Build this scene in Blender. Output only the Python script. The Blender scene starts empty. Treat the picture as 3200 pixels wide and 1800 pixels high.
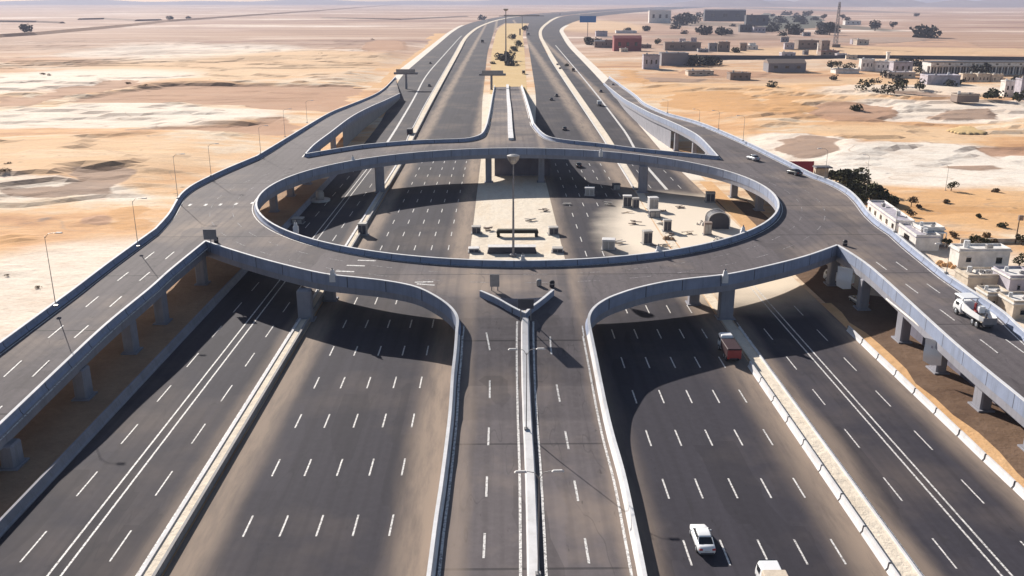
import bpy, math, random
from mathutils import Vector
from mathutils.geometry import delaunay_2d_cdt
random.seed(7)
S = bpy.context.scene
# ---------------------------------------------------------------- camera
F, CX, CY = 2807.0, 1600.0, 900.0
CAMH = 51.1
TH = math.atan(900.0 / F)
PSI = math.atan(38 * math.cos(TH) / F)
cam_d = bpy.data.cameras.new('camera'); cam = bpy.data.objects.new('camera', cam_d)
S.collection.objects.link(cam); S.camera = cam
cam.location = (0, 0, CAMH)
cam.rotation_euler = (math.pi / 2 - TH, 0, -PSI)
cam_d.sensor_width = 36.0; cam_d.lens = 36.0 * F / 3200.0
cam_d.clip_start = 0.5; cam_d.clip_end = 60000
# ---------------------------------------------------------------- sky and sun
LX, LY = 1.05, -1.78                      # shadow shift per metre of height
elev = math.atan(1 / math.hypot(LX, LY))
az = math.atan2(-LX, -LY)                 # clockwise from +Y
w = bpy.data.worlds.new("World"); S.world = w; w.use_nodes = True
nt = w.node_tree; bg = nt.nodes['Background']
sky = nt.nodes.new('ShaderNodeTexSky'); sky.sky_type = 'NISHITA'; sky.sun_disc = False
sky.sun_elevation = elev; sky.sun_rotation = az
sky.air_density = 1.0; sky.dust_density = 1.0; sky.ozone_density = 1.5
nt.links.new(sky.outputs[0], bg.inputs[0]); bg.inputs[1].default_value = 0.05
sl = bpy.data.lights.new('sun', 'SUN'); sl.energy = 5.0; sl.angle = math.radians(0.5); sl.color = (1.0, 0.93, 0.84)
so = bpy.data.objects.new('sun', sl); S.collection.objects.link(so)
so.rotation_euler = Vector((LX, LY, -1)).to_track_quat('-Z', 'Y').to_euler(); so.location = (-100, 200, 200)
S.view_settings.view_transform = 'Standard'; S.view_settings.look = 'None'
S.view_settings.exposure = 0.78; S.view_settings.gamma = 1.0
S.render.resolution_x = 1024; S.render.resolution_y = 576

# ---------------------------------------------------------------- helpers
def lerp_tab(tab, t):
    if t <= tab[0][0]: return tab[0][1]
    for (a, u), (b, v) in zip(tab, tab[1:]):
        if t <= b: return u + (v - u) * (t - a) / (b - a)
    return tab[-1][1]
_f = (math.sin(PSI) * math.cos(TH), math.cos(PSI) * math.cos(TH), -math.sin(TH))
_r = (math.cos(PSI), -math.sin(PSI), 0.0)
_u = (math.sin(PSI) * math.sin(TH), math.cos(PSI) * math.sin(TH), math.cos(TH))
def P(px, py, z=0.0):
    """survey point of the photograph -> place on the level z"""
    a = (px - CX) / F; b = -(py - CY) / F
    d = [_f[i] + a * _r[i] + b * _u[i] for i in range(3)]
    t = (z - CAMH) / d[2]
    return (d[0] * t, d[1] * t, z)
def PZ(px, py, zf):
    z = 6.0
    for _ in range(40):
        p = P(px, py, z); z = 0.6 * z + 0.4 * zf(p[0], p[1])
    return P(px, py, z)
def height_at(base, py):
    """height above ground of the point seen at row py straight above base"""
    D = base[0] * _f[0] / math.cos(TH) + base[1] * _f[1] / math.cos(TH)
    al = TH + math.atan((py - CY) / F)
    return CAMH - D * math.tan(al)
def catmull(pts, n=8):
    out = []; m = len(pts)
    for i in range(m - 1):
        p0 = pts[max(i - 1, 0)]; p1 = pts[i]; p2 = pts[i + 1]; p3 = pts[min(i + 2, m - 1)]
        for k in range(n):
            t = k / n
            out.append(tuple(0.5 * (2 * p1[j] + (p2[j] - p0[j]) * t + (2 * p0[j] - 5 * p1[j] + 4 * p2[j] - p3[j]) * t * t + (3 * p1[j] - p0[j] - 3 * p2[j] + p3[j]) * t ** 3) for j in range(len(p1))))
    out.append(tuple(pts[-1])); return out
def smooth(pts, it=3):
    for _ in range(it):
        pts = [pts[0]] + [tuple((pts[i - 1][j] + 2 * pts[i][j] + pts[i + 1][j]) / 4 for j in range(len(pts[0]))) for i in range(1, len(pts) - 1)] + [pts[-1]]
    return pts
def resample(pts, n):
    L = [0]
    for a, b in zip(pts, pts[1:]): L.append(L[-1] + math.dist(a[:2], b[:2]))
    out = []; j = 0
    for i in range(n):
        s = L[-1] * i / (n - 1)
        while j < len(L) - 2 and L[j + 1] < s: j += 1
        t = (s - L[j]) / max(L[j + 1] - L[j], 1e-9)
        out.append(tuple(pts[j][k] + (pts[j + 1][k] - pts[j][k]) * t for k in range(len(pts[0]))))
    return out

class MB:
    def __init__(s): s.v = []; s.f = []; s.m = []
    def face(s, pts, mi=0):
        n = len(s.v); s.v += [tuple(p) for p in pts]; s.f.append(tuple(range(n, n + len(pts)))); s.m.append(mi)
    def box(s, c, d, rz=0, mi=0, taper=1.0, bev=0.0):
        cx, cy, cz = c; dx, dy, dz = d[0] / 2, d[1] / 2, d[2] / 2
        cr, sr = math.cos(rz), math.sin(rz); n = len(s.v)
        def ring(z, kx, ky, b):
            if b <= 0: q = [(-kx, -ky), (kx, -ky), (kx, ky), (-kx, ky)]
            else: q = [(-kx + b, -ky), (kx - b, -ky), (kx, -ky + b), (kx, ky - b), (kx - b, ky), (-kx + b, ky), (-kx, ky - b), (-kx, -ky + b)]
            return [(cx + x * cr - y * sr, cy + x * sr + y * cr, cz + z) for x, y in q]
        rs = [ring(-dz, dx, dy, bev)]
        if bev > 0: rs.append(ring(dz - bev, dx * taper, dy * taper, bev)); rs.append(ring(dz, dx * taper - bev, dy * taper - bev, bev * .4))
        else: rs.append(ring(dz, dx * taper, dy * taper, 0))
        s.loft(rs, mi)
    def loft(s, rings, mi=0, closed=True, caps=True):
        n = len(s.v); k = len(rings[0])
        for r in rings: s.v += [tuple(p) for p in r]
        for i in range(len(rings) - 1):
            for j in range(k if closed else k - 1):
                a = n + i * k + j; b = n + i * k + (j + 1) % k
                s.f.append((a, b, b + k, a + k)); s.m.append(mi)
        if caps and closed:
            s.f.append(tuple(n + j for j in reversed(range(k)))); s.m.append(mi)
            s.f.append(tuple(n + (len(rings) - 1) * k + j for j in range(k))); s.m.append(mi)
    def cyl(s, a, b, r0, r1=None, k=8, mi=0):
        r1 = r0 if r1 is None else r1
        A = Vector(a); B = Vector(b); d = (B - A).normalized()
        u = d.cross(Vector((0, 0, 1)) if abs(d.z) < .9 else Vector((1, 0, 0))).normalized(); w_ = d.cross(u)
        rings = [[tuple(c + (u * math.cos(2 * math.pi * i / k) + w_ * math.sin(2 * math.pi * i / k)) * r) for i in range(k)] for c, r in ((A, r0), (B, r1))]
        s.loft(rings, mi)
    def sweep(s, path, prof, mi=0, side=1):
        """path 3-D points, prof (offset outward, height) closed profile; outward = right of path * side"""
        rings = []
        for i, p in enumerate(path):
            a = path[max(i - 1, 0)]; b = path[min(i + 1, len(path) - 1)]
            dx, dy = b[0] - a[0], b[1] - a[1]; L = math.hypot(dx, dy) or 1
            nx, ny = dy / L * side, -dx / L * side
            rings.append([(p[0] + nx * o, p[1] + ny * o, p[2] + h) for o, h in prof])
        s.loft(rings, mi)
    def ribbon(s, A, B, mi=0):
        for i in range(len(A) - 1): s.face([A[i], A[i + 1], B[i + 1], B[i]], mi)
    def build(s, name, mats, parent=None, smooth_=False, fixn=True):
        me = bpy.data.meshes.new(name); me.from_pydata(s.v, [], s.f)
        if not isinstance(mats, (list, tuple)): mats = [mats]
        for m in mats: me.materials.append(m)
        for p, mi in zip(me.polygons, s.m): p.material_index = mi; p.use_smooth = smooth_
        if fixn:
            import bmesh
            bm = bmesh.new(); bm.from_mesh(me); bmesh.ops.remove_doubles(bm, verts=bm.verts, dist=1e-4)
            bmesh.ops.recalc_face_normals(bm, faces=bm.faces); bm.to_mesh(me); bm.free()
        o = bpy.data.objects.new(name, me); S.collection.objects.link(o)
        if parent is not None: o.parent = parent; o.matrix_parent_inverse = MI(parent)
        return o
from mathutils import Matrix
def MI(p):
    m = Matrix.Translation(p.location) @ p.rotation_euler.to_matrix().to_4x4()
    if p.parent: m = p.parent_world @ m if False else m
    return m.inverted()
def tag(o, label=None, cat=None, group=None, kind=None):
    if label: o['label'] = label
    if cat: o['category'] = cat
    if group: o['group'] = group
    if kind: o['kind'] = kind
    return o
def thing(name, label, cat, loc=(0, 0, 0), rz=0, group=None):
    o = bpy.data.objects.new(name, None); S.collection.objects.link(o)
    o.location = loc; o.rotation_euler = (0, 0, rz); o.empty_display_size = .3
    return tag(o, label, cat, group)
class LOC:      # parts built in the thing's own coordinates
    pass
def part(mb, name, mats, parent, smooth_=False):
    o = mb.build(name, mats, None, smooth_); o.parent = parent; return o
def copy_tree(o, loc=None, rz=None, label=None, parent=None):
    c = o.copy(); S.collection.objects.link(c); c.parent = parent
    if loc is not None: c.location = loc
    if rz is not None: c.rotation_euler = (0, 0, rz)
    if label: c['label'] = label
    for ch in list(o.children): copy_tree(ch, parent=c)
    return c

# ---------------------------------------------------------------- materials
def new_mat(name, rough=.85, spec=.3):
    m = bpy.data.materials.new(name); m.use_nodes = True
    b = m.node_tree.nodes['Principled BSDF']; b.inputs['Roughness'].default_value = rough
    b.inputs['Specular IOR Level'].default_value = spec
    return m, m.node_tree, b
def N(nt, t, **k):
    n = nt.nodes.new(t)
    for a, v in k.items():
        if a in n.inputs: n.inputs[a].default_value = v
        else: setattr(n, a, v)
    return n
def noise(nt, co, scale, detail=4, rough=.55, sx=1, sy=1, sz=1, off=0):
    mp = N(nt, 'ShaderNodeMapping'); mp.inputs['Scale'].default_value = (sx, sy, sz); mp.inputs['Location'].default_value = (off, off * .7, 0)
    nt.links.new(co, mp.inputs[0])
    n = N(nt, 'ShaderNodeTexNoise'); n.inputs['Scale'].default_value = scale; n.inputs['Detail'].default_value = detail; n.inputs['Roughness'].default_value = rough
    nt.links.new(mp.outputs[0], n.inputs['Vector']); return n.outputs[0]
def ramp(nt, fac, stops):
    r = N(nt, 'ShaderNodeValToRGB'); e = r.color_ramp.elements
    while len(e) < len(stops): e.new(.5)
    for i, (p, c) in enumerate(stops): e[i].position = p; e[i].color = (c, c, c, 1) if not isinstance(c, tuple) else (*c, 1)
    nt.links.new(fac, r.inputs[0]); return r.outputs[0]
def mix(nt, fac, a, b, mode='MIX'):
    m = N(nt, 'ShaderNodeMix', data_type='RGBA', blend_type=mode)
    for s_, v in ((m.inputs[0], fac), (m.inputs[6], a), (m.inputs[7], b)):
        if hasattr(v, 'links') or hasattr(v, 'is_linked'): nt.links.new(v, s_)
        elif isinstance(v, tuple): s_.default_value = (*v, 1)
        else: s_.default_value = v
    return m.outputs[2]
def math_(nt, op, a, b=0.0, c=None):
    m = N(nt, 'ShaderNodeMath', operation=op)
    for i, v in enumerate((a, b, c)):
        if v is None: continue
        if hasattr(v, 'is_linked'): nt.links.new(v, m.inputs[i])
        else: m.inputs[i].default_value = v
    return m.outputs[0]
def bump(nt, b, h, strength=.3, dist=.1):
    n = N(nt, 'ShaderNodeBump'); n.inputs['Strength'].default_value = strength; n.inputs['Distance'].default_value = dist
    nt.links.new(h, n.inputs['Height']); nt.links.new(n.outputs[0], b.inputs['Normal'])
def pos(nt):
    return N(nt, 'ShaderNodeNewGeometry').outputs['Position']
def plain(name, col, rough=.6, var=.15, scale=1.5, spec=.3, metal=0.0):
    m, nt, b = new_mat(name, rough, spec)
    co = N(nt, 'ShaderNodeTexCoord').outputs['Object']
    f = noise(nt, co, scale, 4)
    c = mix(nt, ramp(nt, f, [(.3, 0.0), (.7, 1.0)]), tuple(x * (1 - var) for x in col), tuple(min(1, x * (1 + var)) for x in col))
    nt.links.new(c, b.inputs['Base Color']); b.inputs['Metallic'].default_value = metal
    return m
SAND = (0.68, 0.53, 0.385)
def asphalt(name, edges=(), deposit=None, base=(.042, .039, .049), dust=(.29, .225, .178), lane=3.65, joint=0, dusty=.25):
    """edges: (x centre, half width, strength) of wind-blown dust bands along the carriageway"""
    m, nt, b = new_mat(name, .85, .12)
    co = pos(nt)
    sep = N(nt, 'ShaderNodeSeparateXYZ'); nt.links.new(co, sep.inputs[0]); x = sep.outputs[0]; y = sep.outputs[1]
    fine = noise(nt, co, 1.2, 6, .7); streak = noise(nt, co, .55, 5, .6, 1, .035, 1, 3); big = noise(nt, co, .035, 5, .6)
    c = mix(nt, ramp(nt, streak, [(.3, 0.0), (.75, 1.0)]), tuple(v * .86 for v in base), tuple(v * 1.2 for v in base))
    c = mix(nt, ramp(nt, fine, [(.42, 0.0), (.8, .5)]), c, tuple(v * 1.5 for v in base))
    c = mix(nt, ramp(nt, big, [(.5, 0.0), (.72, dusty)]), c, dust)
    # polished wheel paths, darker repair patches, thin tar seams
    wh = math_(nt, 'COSINE', math_(nt, 'MULTIPLY', x, 4 * math.pi / lane)); lo = noise(nt, co, .06, 4, .6, 1, .12, 1, 44)
    c = mix(nt, math_(nt, 'MULTIPLY', ramp(nt, wh, [(.2, 0.0), (.9, .34)]), lo), c, tuple(v * .62 for v in base))
    pt = N(nt, 'ShaderNodeTexVoronoi', distance='CHEBYCHEV'); mp_ = N(nt, 'ShaderNodeMapping'); mp_.inputs['Scale'].default_value = (.27, .06, 1); nt.links.new(co, mp_.inputs[0]); nt.links.new(mp_.outputs[0], pt.inputs['Vector']); pt.inputs['Scale'].default_value = 1.0
    spc = N(nt, 'ShaderNodeSeparateColor'); nt.links.new(pt.outputs['Color'], spc.inputs[0])
    c = mix(nt, math_(nt, 'MULTIPLY', math_(nt, 'GREATER_THAN', spc.outputs[0], .86), .32), c, tuple(v * .6 for v in base))
    c = mix(nt, math_(nt, 'MULTIPLY', math_(nt, 'GREATER_THAN', spc.outputs[1], .88), .25), c, tuple(v * 1.55 for v in base))
    oil = noise(nt, co, 1.7, 4, .6, 1, .3, 1, 61); c = mix(nt, ramp(nt, oil, [(.66, 0.0), (.74, .5)]), c, (.02, .02, .02))
    if joint:
        jm = math_(nt, 'LESS_THAN', math_(nt, 'MODULO', y, joint), .35); c = mix(nt, math_(nt, 'MULTIPLY', jm, .6), c, (.025, .025, .028))
    wv = noise(nt, co, .25, 2, .5, 1, .12, 1, 20)
    seam = ramp(nt, math_(nt, 'ABSOLUTE', math_(nt, 'SUBTRACT', wv, .5)), [(0.0, 1.0), (.004, 0.0)])
    c = mix(nt, math_(nt, 'MULTIPLY', seam, .35), c, (.03, .03, .033))
    wob = math_(nt, 'MULTIPLY', math_(nt, 'SUBTRACT', noise(nt, co, .12, 4, .6, 1, .25, 1, 9), .5), 3.2)
    dmod = ramp(nt, noise(nt, co, .5, 6, .7, 1, .14, 1, 90), [(.32, .55), (.55, 1.0)])
    for xc, hw, st in edges:
        d = math_(nt, 'ABSOLUTE', math_(nt, 'SUBTRACT', math_(nt, 'ADD', x, wob), xc))
        mk = N(nt, 'ShaderNodeMapRange'); mk.interpolation_type = 'SMOOTHSTEP'
        mk.inputs[1].default_value = hw; mk.inputs[2].default_value = hw * .1; mk.inputs[3].default_value = 0; mk.inputs[4].default_value = st
        nt.links.new(d, mk.inputs[0])
        c = mix(nt, math_(nt, 'MULTIPLY', mk.outputs[0], dmod), c, dust)
    if deposit:
        for (cx, cy, rx, ry) in deposit:
            dx = math_(nt, 'POWER', math_(nt, 'DIVIDE', math_(nt, 'SUBTRACT', math_(nt, 'ADD', x, wob), cx), rx), 2.0)
            dy = math_(nt, 'POWER', math_(nt, 'DIVIDE', math_(nt, 'SUBTRACT', y, cy), ry), 2.0)
            dd = math_(nt, 'ADD', math_(nt, 'ADD', dx, dy), math_(nt, 'MULTIPLY', noise(nt, co, .08, 4), .5))
            mk = N(nt, 'ShaderNodeMapRange'); mk.interpolation_type = 'SMOOTHSTEP'
            mk.inputs[1].default_value = 1.45; mk.inputs[2].default_value = .75; nt.links.new(dd, mk.inputs[0])
            c = mix(nt, mk.outputs[0], c, (.74, .64, .52))
    nt.links.new(c, b.inputs['Base Color']); bump(nt, b, fine, .15, .02)
    return m
def concrete(name, col=(.50, .49, .50), stain=.35, joint=None):
    m, nt, b = new_mat(name, .8, .25)
    co = pos(nt)
    n1 = noise(nt, co, .35, 5, .6); n2 = noise(nt, co, 2.2, 5, .7, 1, 1, .25); n3 = noise(nt, co, 9, 3)
    c = mix(nt, ramp(nt, n1, [(.35, 0.0), (.7, 1.0)]), tuple(v * .88 for v in col), tuple(min(1, v * 1.1) for v in col))
    c = mix(nt, math_(nt, 'MULTIPLY', ramp(nt, n2, [(.52, 0.0), (.8, 1.0)]), stain), c, tuple(v * .6 for v in (col[0], col[1] * .95, col[2] * .88)))
    c = mix(nt, math_(nt, 'MULTIPLY', ramp(nt, n3, [(.3, 0.0), (.8, 1.0)]), .2), c, tuple(v * .8 for v in col))
    st_ = noise(nt, co, .9, 4, .7, 1, 1, .08, 33)
    c = mix(nt, math_(nt, 'MULTIPLY', ramp(nt, st_, [(.5, 0.0), (.7, 1.0)]), stain), c, tuple(v * .5 for v in (col[0] * 1.05, col[1], col[2] * .85)))
    if joint:
        sp = N(nt, 'ShaderNodeSeparateXYZ'); nt.links.new(co, sp.inputs[0])
        if joint == 'ring': q = math_(nt, 'MULTIPLY', math_(nt, 'ARCTAN2', math_(nt, 'SUBTRACT', sp.outputs[1], 203.6), math_(nt, 'SUBTRACT', sp.outputs[0], 3.8)), 60.0)
        else: q = sp.outputs[1]
        jm = math_(nt, 'LESS_THAN', math_(nt, 'MODULO', math_(nt, 'ADD', q, 600.0), 6.0), .16); c = mix(nt, math_(nt, 'MULTIPLY', jm, .75), c, (.04, .04, .045))
    nt.links.new(c, b.inputs['Base Color']); bump(nt, b, n3, .2, .02)
    return m
def sandmat(name, cols, s1=.012, s2=.1, stretch=(1, 1), bmp=.5, spots=True):
    m, nt, b = new_mat(name, .95, .1)
    co = pos(nt)
    a = noise(nt, co, s1, 6, .6, stretch[0], stretch[1], 1); a2 = noise(nt, co, s1 * 4.3, 5, .6, stretch[0], stretch[1], 1, 5)
    c_ = noise(nt, co, s2, 6, .65, 1, 1, 1, 11); fi = noise(nt, co, 1.4, 5, .7)
    n = len(cols)
    v = math_(nt, 'ADD', math_(nt, 'MULTIPLY', a, .65), math_(nt, 'MULTIPLY', a2, .35))
    c = ramp(nt, v, [(.36 + .28 * i / (n - 1), cols[i]) for i in range(n)])
    c = mix(nt, math_(nt, 'MULTIPLY', ramp(nt, c_, [(.5, 0.0), (.72, 1.0)]), .35), c, tuple(x * .72 for x in cols[n // 2]))
    c = mix(nt, math_(nt, 'MULTIPLY', ramp(nt, fi, [(.35, 1.0), (.6, 0.0)]), .22), c, tuple(x * .6 for x in cols[0]))
    if spots:
        vo = N(nt, 'ShaderNodeTexVoronoi'); vo.inputs['Scale'].default_value = .16; nt.links.new(co, vo.inputs['Vector'])
        msk = math_(nt, 'MULTIPLY', ramp(nt, vo.outputs['Distance'], [(.05, 1.0), (.13, 0.0)]), ramp(nt, noise(nt, co, .03, 3, .5, 1, 1, 1, 30), [(.5, 0.0), (.6, .75)]))
        c = mix(nt, msk, c, (.19, .13, .085))
    nt.links.new(c, b.inputs['Base Color'])
    bump(nt, b, math_(nt, 'ADD', math_(nt, 'MULTIPLY', c_, 1.2), math_(nt, 'MULTIPLY', fi, .25)), bmp, .6)
    return m
M = {}
def desert():
    m, nt, b = new_mat('desert_sand', .95, .1)
    co = pos(nt)
    # warped coordinates for irregular outlines
    wn = N(nt, 'ShaderNodeTexNoise'); wn.inputs['Scale'].default_value = .02; wn.inputs['Detail'].default_value = 6; nt.links.new(co, wn.inputs['Vector'])
    ad = N(nt, 'ShaderNodeVectorMath', operation='MULTIPLY_ADD'); nt.links.new(wn.outputs['Color'], ad.inputs[0]); ad.inputs[1].default_value = (46, 46, 0); nt.links.new(co, ad.inputs[2])
    wc = ad.outputs[0]
    sep = N(nt, 'ShaderNodeSeparateXYZ'); nt.links.new(wc, sep.inputs[0]); x = sep.outputs[0]; y = sep.outputs[1]
    sp0 = N(nt, 'ShaderNodeSeparateXYZ'); nt.links.new(co, sp0.inputs[0])
    a = noise(nt, co, .0045, 7, .62, .7, 1.3); a2 = noise(nt, co, .022, 6, .6, .6, 1.5, 1, 5); a3 = noise(nt, co, .09, 6, .65, .8, 1.2, 1, 17)
    v = math_(nt, 'ADD', math_(nt, 'ADD', math_(nt, 'MULTIPLY', a, .45), math_(nt, 'MULTIPLY', a2, .38)), math_(nt, 'MULTIPLY', a3, .17))
    c = ramp(nt, v, [(.37, (.30, .16, .085)), (.425, (.52, .28, .14)), (.47, (.68, .40, .20)), (.505, (.72, .50, .31)), (.535, (.77, .64, .48)), (.57, (.62, .41, .25)), (.62, (.80, .72, .61))])
    # farther plain: browner, drier ground with pale streaks
    vf = math_(nt, 'ADD', math_(nt, 'MULTIPLY', noise(nt, co, .0022, 7, .65, .5, 1.6, 1, 8), .6), math_(nt, 'MULTIPLY', noise(nt, co, .009, 6, .65, .35, 1.8, 1, 21), .4))
    far = ramp(nt, vf, [(.38, (.20, .12, .10)), (.45, (.34, .21, .165)), (.49, (.47, .315, .24)), (.52, (.36, .235, .19)), (.56, (.66, .51, .42)), (.62, (.82, .74, .66))])
    mr = N(nt, 'ShaderNodeMapRange'); mr.interpolation_type = 'SMOOTHSTEP'; mr.inputs[1].default_value = 480; mr.inputs[2].default_value = 1250; nt.links.new(y, mr.inputs[0])
    c = mix(nt, mr.outputs[0], c, far)
    def zone(c, cx, cy, rx, ry, col, st=.8, soft=.5):
        dx = math_(nt, 'POWER', math_(nt, 'DIVIDE', math_(nt, 'SUBTRACT', x, cx + 23), rx), 2.0)
        dy = math_(nt, 'POWER', math_(nt, 'DIVIDE', math_(nt, 'SUBTRACT', y, cy + 23), ry), 2.0)
        mk_ = N(nt, 'ShaderNodeMapRange'); mk_.interpolation_type = 'SMOOTHSTEP'; mk_.inputs[1].default_value = 1 + soft; mk_.inputs[2].default_value = 1 - soft * .6; mk_.inputs[4].default_value = st
        nt.links.new(math_(nt, 'ADD', dx, dy), mk_.inputs[0]); return mix(nt, mk_.outputs[0], c, col)
    cream = (.80, .72, .62); orange = (.70, .43, .21); peach = (.72, .50, .30)
    for z in ZONES: c = zone(c, *z)
    for nm, cc in (('soil_brown', (.43, .245, .155)), ('soil_grey', (.33, .225, .17)), ('soil_orange', (.60, .33, .14))):
        at = N(nt, 'ShaderNodeAttribute'); at.attribute_name = nm
        vv = math_(nt, 'ADD', at.outputs['Fac'], math_(nt, 'MULTIPLY', math_(nt, 'SUBTRACT', noise(nt, co, .12, 6, .7, .6, 1.2, 1, 50), .5), .9))
        c = mix(nt, ramp(nt, vv, [(.42, 0.0), (.56, .92)]), c, mix(nt, a3, tuple(k * .8 for k in cc), tuple(k * 1.2 for k in cc)))
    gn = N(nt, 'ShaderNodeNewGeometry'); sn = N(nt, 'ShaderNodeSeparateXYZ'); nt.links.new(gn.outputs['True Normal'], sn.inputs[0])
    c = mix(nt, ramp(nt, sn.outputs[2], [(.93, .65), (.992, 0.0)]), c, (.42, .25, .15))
    c = mix(nt, math_(nt, 'MULTIPLY', ramp(nt, a3, [(.50, 0.0), (.66, 1.0)]), .28), c, (.42, .26, .16))
    fi = noise(nt, co, 1.1, 6, .72); mid = noise(nt, co, .32, 5, .65)
    c = mix(nt, math_(nt, 'MULTIPLY', ramp(nt, fi, [(.36, 1.0), (.58, 0.0)]), .22), c, (.36, .24, .16))
    c = mix(nt, math_(nt, 'MULTIPLY', ramp(nt, mid, [(.55, 0.0), (.72, 1.0)]), .3), c, (.48, .32, .21))
    vo = N(nt, 'ShaderNodeTexVoronoi'); vo.inputs['Scale'].default_value = .13; nt.links.new(co, vo.inputs['Vector'])
    msk = math_(nt, 'MULTIPLY', ramp(nt, vo.outputs['Distance'], [(.04, 1.0), (.12, 0.0)]), ramp(nt, noise(nt, co, .02, 3, .5, 1, 1, 1, 30), [(.50, 0.0), (.58, .8)]))
    c = mix(nt, msk, c, (.17, .12, .08))
    # wheel tracks across the plain
    tw = noise(nt, co, .012, 2, .5, 1, 2.2, 1, 77); trk = ramp(nt, math_(nt, 'ABSOLUTE', math_(nt, 'SUBTRACT', tw, .5)), [(0.0, .55), (.0035, 0.0)])
    c = mix(nt, trk, c, (.42, .29, .20))
    nt.links.new(c, b.inputs['Base Color'])
    bump(nt, b, math_(nt, 'ADD', math_(nt, 'MULTIPLY', a3, 3.0), math_(nt, 'ADD', math_(nt, 'MULTIPLY', mid, .5), math_(nt, 'MULTIPLY', fi, .12))), .35, .5)
    return m
_c = (.82, .74, .64); _o = (.70, .42, .20); _p = (.72, .49, .29); _w = (.84, .77, .68); _b = (.42, .27, .19)
ZONES = []
def zpx(x0, x1, yt, yb, col, st=.8, soft=.5):
    A = P(x0, (yt + yb) / 2, 0); B = P(x1, (yt + yb) / 2, 0); T = P((x0 + x1) / 2, max(yt, 14), 0); U = P((x0 + x1) / 2, yb, 0)
    ZONES.append(((A[0] + B[0]) / 2, (T[1] + U[1]) / 2, abs(B[0] - A[0]) / 2, (T[1] - U[1]) / 2, col, st, soft))
for z in ((-400, 620, 730, 1250, _c, .85), (-200, 620, 455, 585, _p, .75), (-300, 480, 590, 625, _w, .6), (-100, 850, 330, 400, _c, .85, .4), (300, 1150, 165, 262, _p, .8), (-200, 520, 215, 300, _w, .7), (200, 900, 140, 195, _w, .55), (700, 1500, 85, 130, _b, .5), (-300, 700, 95, 150, _b, .5),
          (2380, 2760, 420, 540, _w, .8, .3), (2600, 3400, 460, 590, _w, .95, .35), (2500, 3400, 330, 380, _w, .8, .3), (2000, 2700, 250, 350, _o, .55), (2560, 3100, 390, 450, _p, .85), (2500, 2990, 240, 285, _p, .8), (2780, 3500, 600, 700, _o, .7), (2560, 3200, 285, 320, _c, .7), (2650, 3500, 760, 1100, _c, .7),
          (1950, 2600, 225, 262, _b, .55), (2700, 3500, 100, 150, _b, .6), (1900, 2500, 60, 100, _b, .45), (2250, 3300, 150, 178, _p, .7), (1650, 2000, 60, 100, _p, .7), (2385, 2570, 48, 96, (.10, .105, .09), .85, .25), (2110, 2420, 66, 98, (.13, .12, .105), .7, .35), (2430, 2640, 22, 40, (.12, .12, .13), .7), (2060, 2500, 108, 126, (.2, .16, .13), .5), (2640, 2950, 118, 134, (.2, .14, .12), .6)): zpx(*z)
M['sand'] = desert()
M['sand_fill'] = sandmat('sand_fill', [(.66, .57, .46), (.78, .69, .57), (.72, .60, .46)], .1, .6, (1, .3), .4, False)
M['soil'] = sandmat('soil', [(.30, .19, .12), (.38, .25, .16), (.45, .30, .19)], .05, .4, (1, 1), .5, False)
M['orange_soil'] = sandmat('orange_soil', [(.62, .36, .17), (.68, .44, .24)], .05, .3, (1, 1), .4, False)
M['brown_earth'] = sandmat('brown_earth', [(.46, .28, .19), (.52, .33, .225), (.47, .31, .23)], .03, .2, (1, 1), .4, False)
M['grey_earth'] = sandmat('grey_earth', [(.36, .26, .21), (.44, .32, .255)], .03, .2, (1, 1), .4, False)
M['pale_sand'] = sandmat('pale_sand', [(.74, .66, .57), (.80, .74, .66)], .03, .2, (1, 1), .3, False)
M['ochre_sand'] = sandmat('ochre_sand', [(.56, .38, .17), (.64, .47, .25)], .03, .2, (1, 1), .3, False)
M['field'] = sandmat('field', [(.10, .105, .09), (.15, .14, .11)], .02, .1, (1, 1), .3, False)
M['hill'] = sandmat('hill', [(.20, .16, .17), (.26, .21, .2)], .002, .01, (1, 1), .3, False)
M['asph_l'] = asphalt('asphalt_left', [(-30.3, 3.8, .95), (-8.0, 4.6, 1.0)])
M['asph_lo'] = asphalt('asphalt_left_outer', [(-34.2, 2.0, .45)])
M['asph_r'] = asphalt('asphalt_right', [(12.5, 4.5, .85), (36.0, 5.2, .95)], [(46, 196, 24, 50)])
M['asph_ro'] = asphalt('asphalt_right_outer', [(39.5, 2.4, .7), (56.5, 4.5, .9)], [(46, 196, 24, 50)])
M['asph_deck'] = asphalt('asphalt_deck', [(-4.6, 1.7, .5), (12.2, 1.6, .6)], [], (.116, .102, .107), (.34, .265, .21), 3.5, 24, .75)
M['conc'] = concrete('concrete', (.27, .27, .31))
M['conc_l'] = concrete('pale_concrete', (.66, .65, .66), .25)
M['conc_d'] = concrete('dark_concrete', (.15, .145, .19), .3)  # dark tone also carries the shade below the right ramp and far deck
M['parapet'] = concrete('parapet_concrete', (.25, .29, .40), .4, 'y')  # dark bluish tone puts the shade of the faces into the colour
M['parapet_ring'] = concrete('roundabout_parapet_concrete', (.25, .29, .40), .4, 'ring')  # same shade-blue tone, joints set around the ring
M['sunlit_cap'] = concrete('sunlit_cap_concrete', (.68, .68, .70), .25)  # pale tone painting the sunlit top edge of the parapets
M['conc_w'] = concrete('weathered_concrete', (.30, .29, .29), .45)
def paint():
    m, nt, b = new_mat('road_paint', .7, .3)
    co = pos(nt); f = noise(nt, co, 3.5, 5, .7)
    c = mix(nt, ramp(nt, f, [(.38, .0), (.54, 1.0)]), (.20, .19, .19), (.74, .72, .70))
    nt.links.new(c, b.inputs['Base Color']); return m
M['paint'] = paint()
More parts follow.
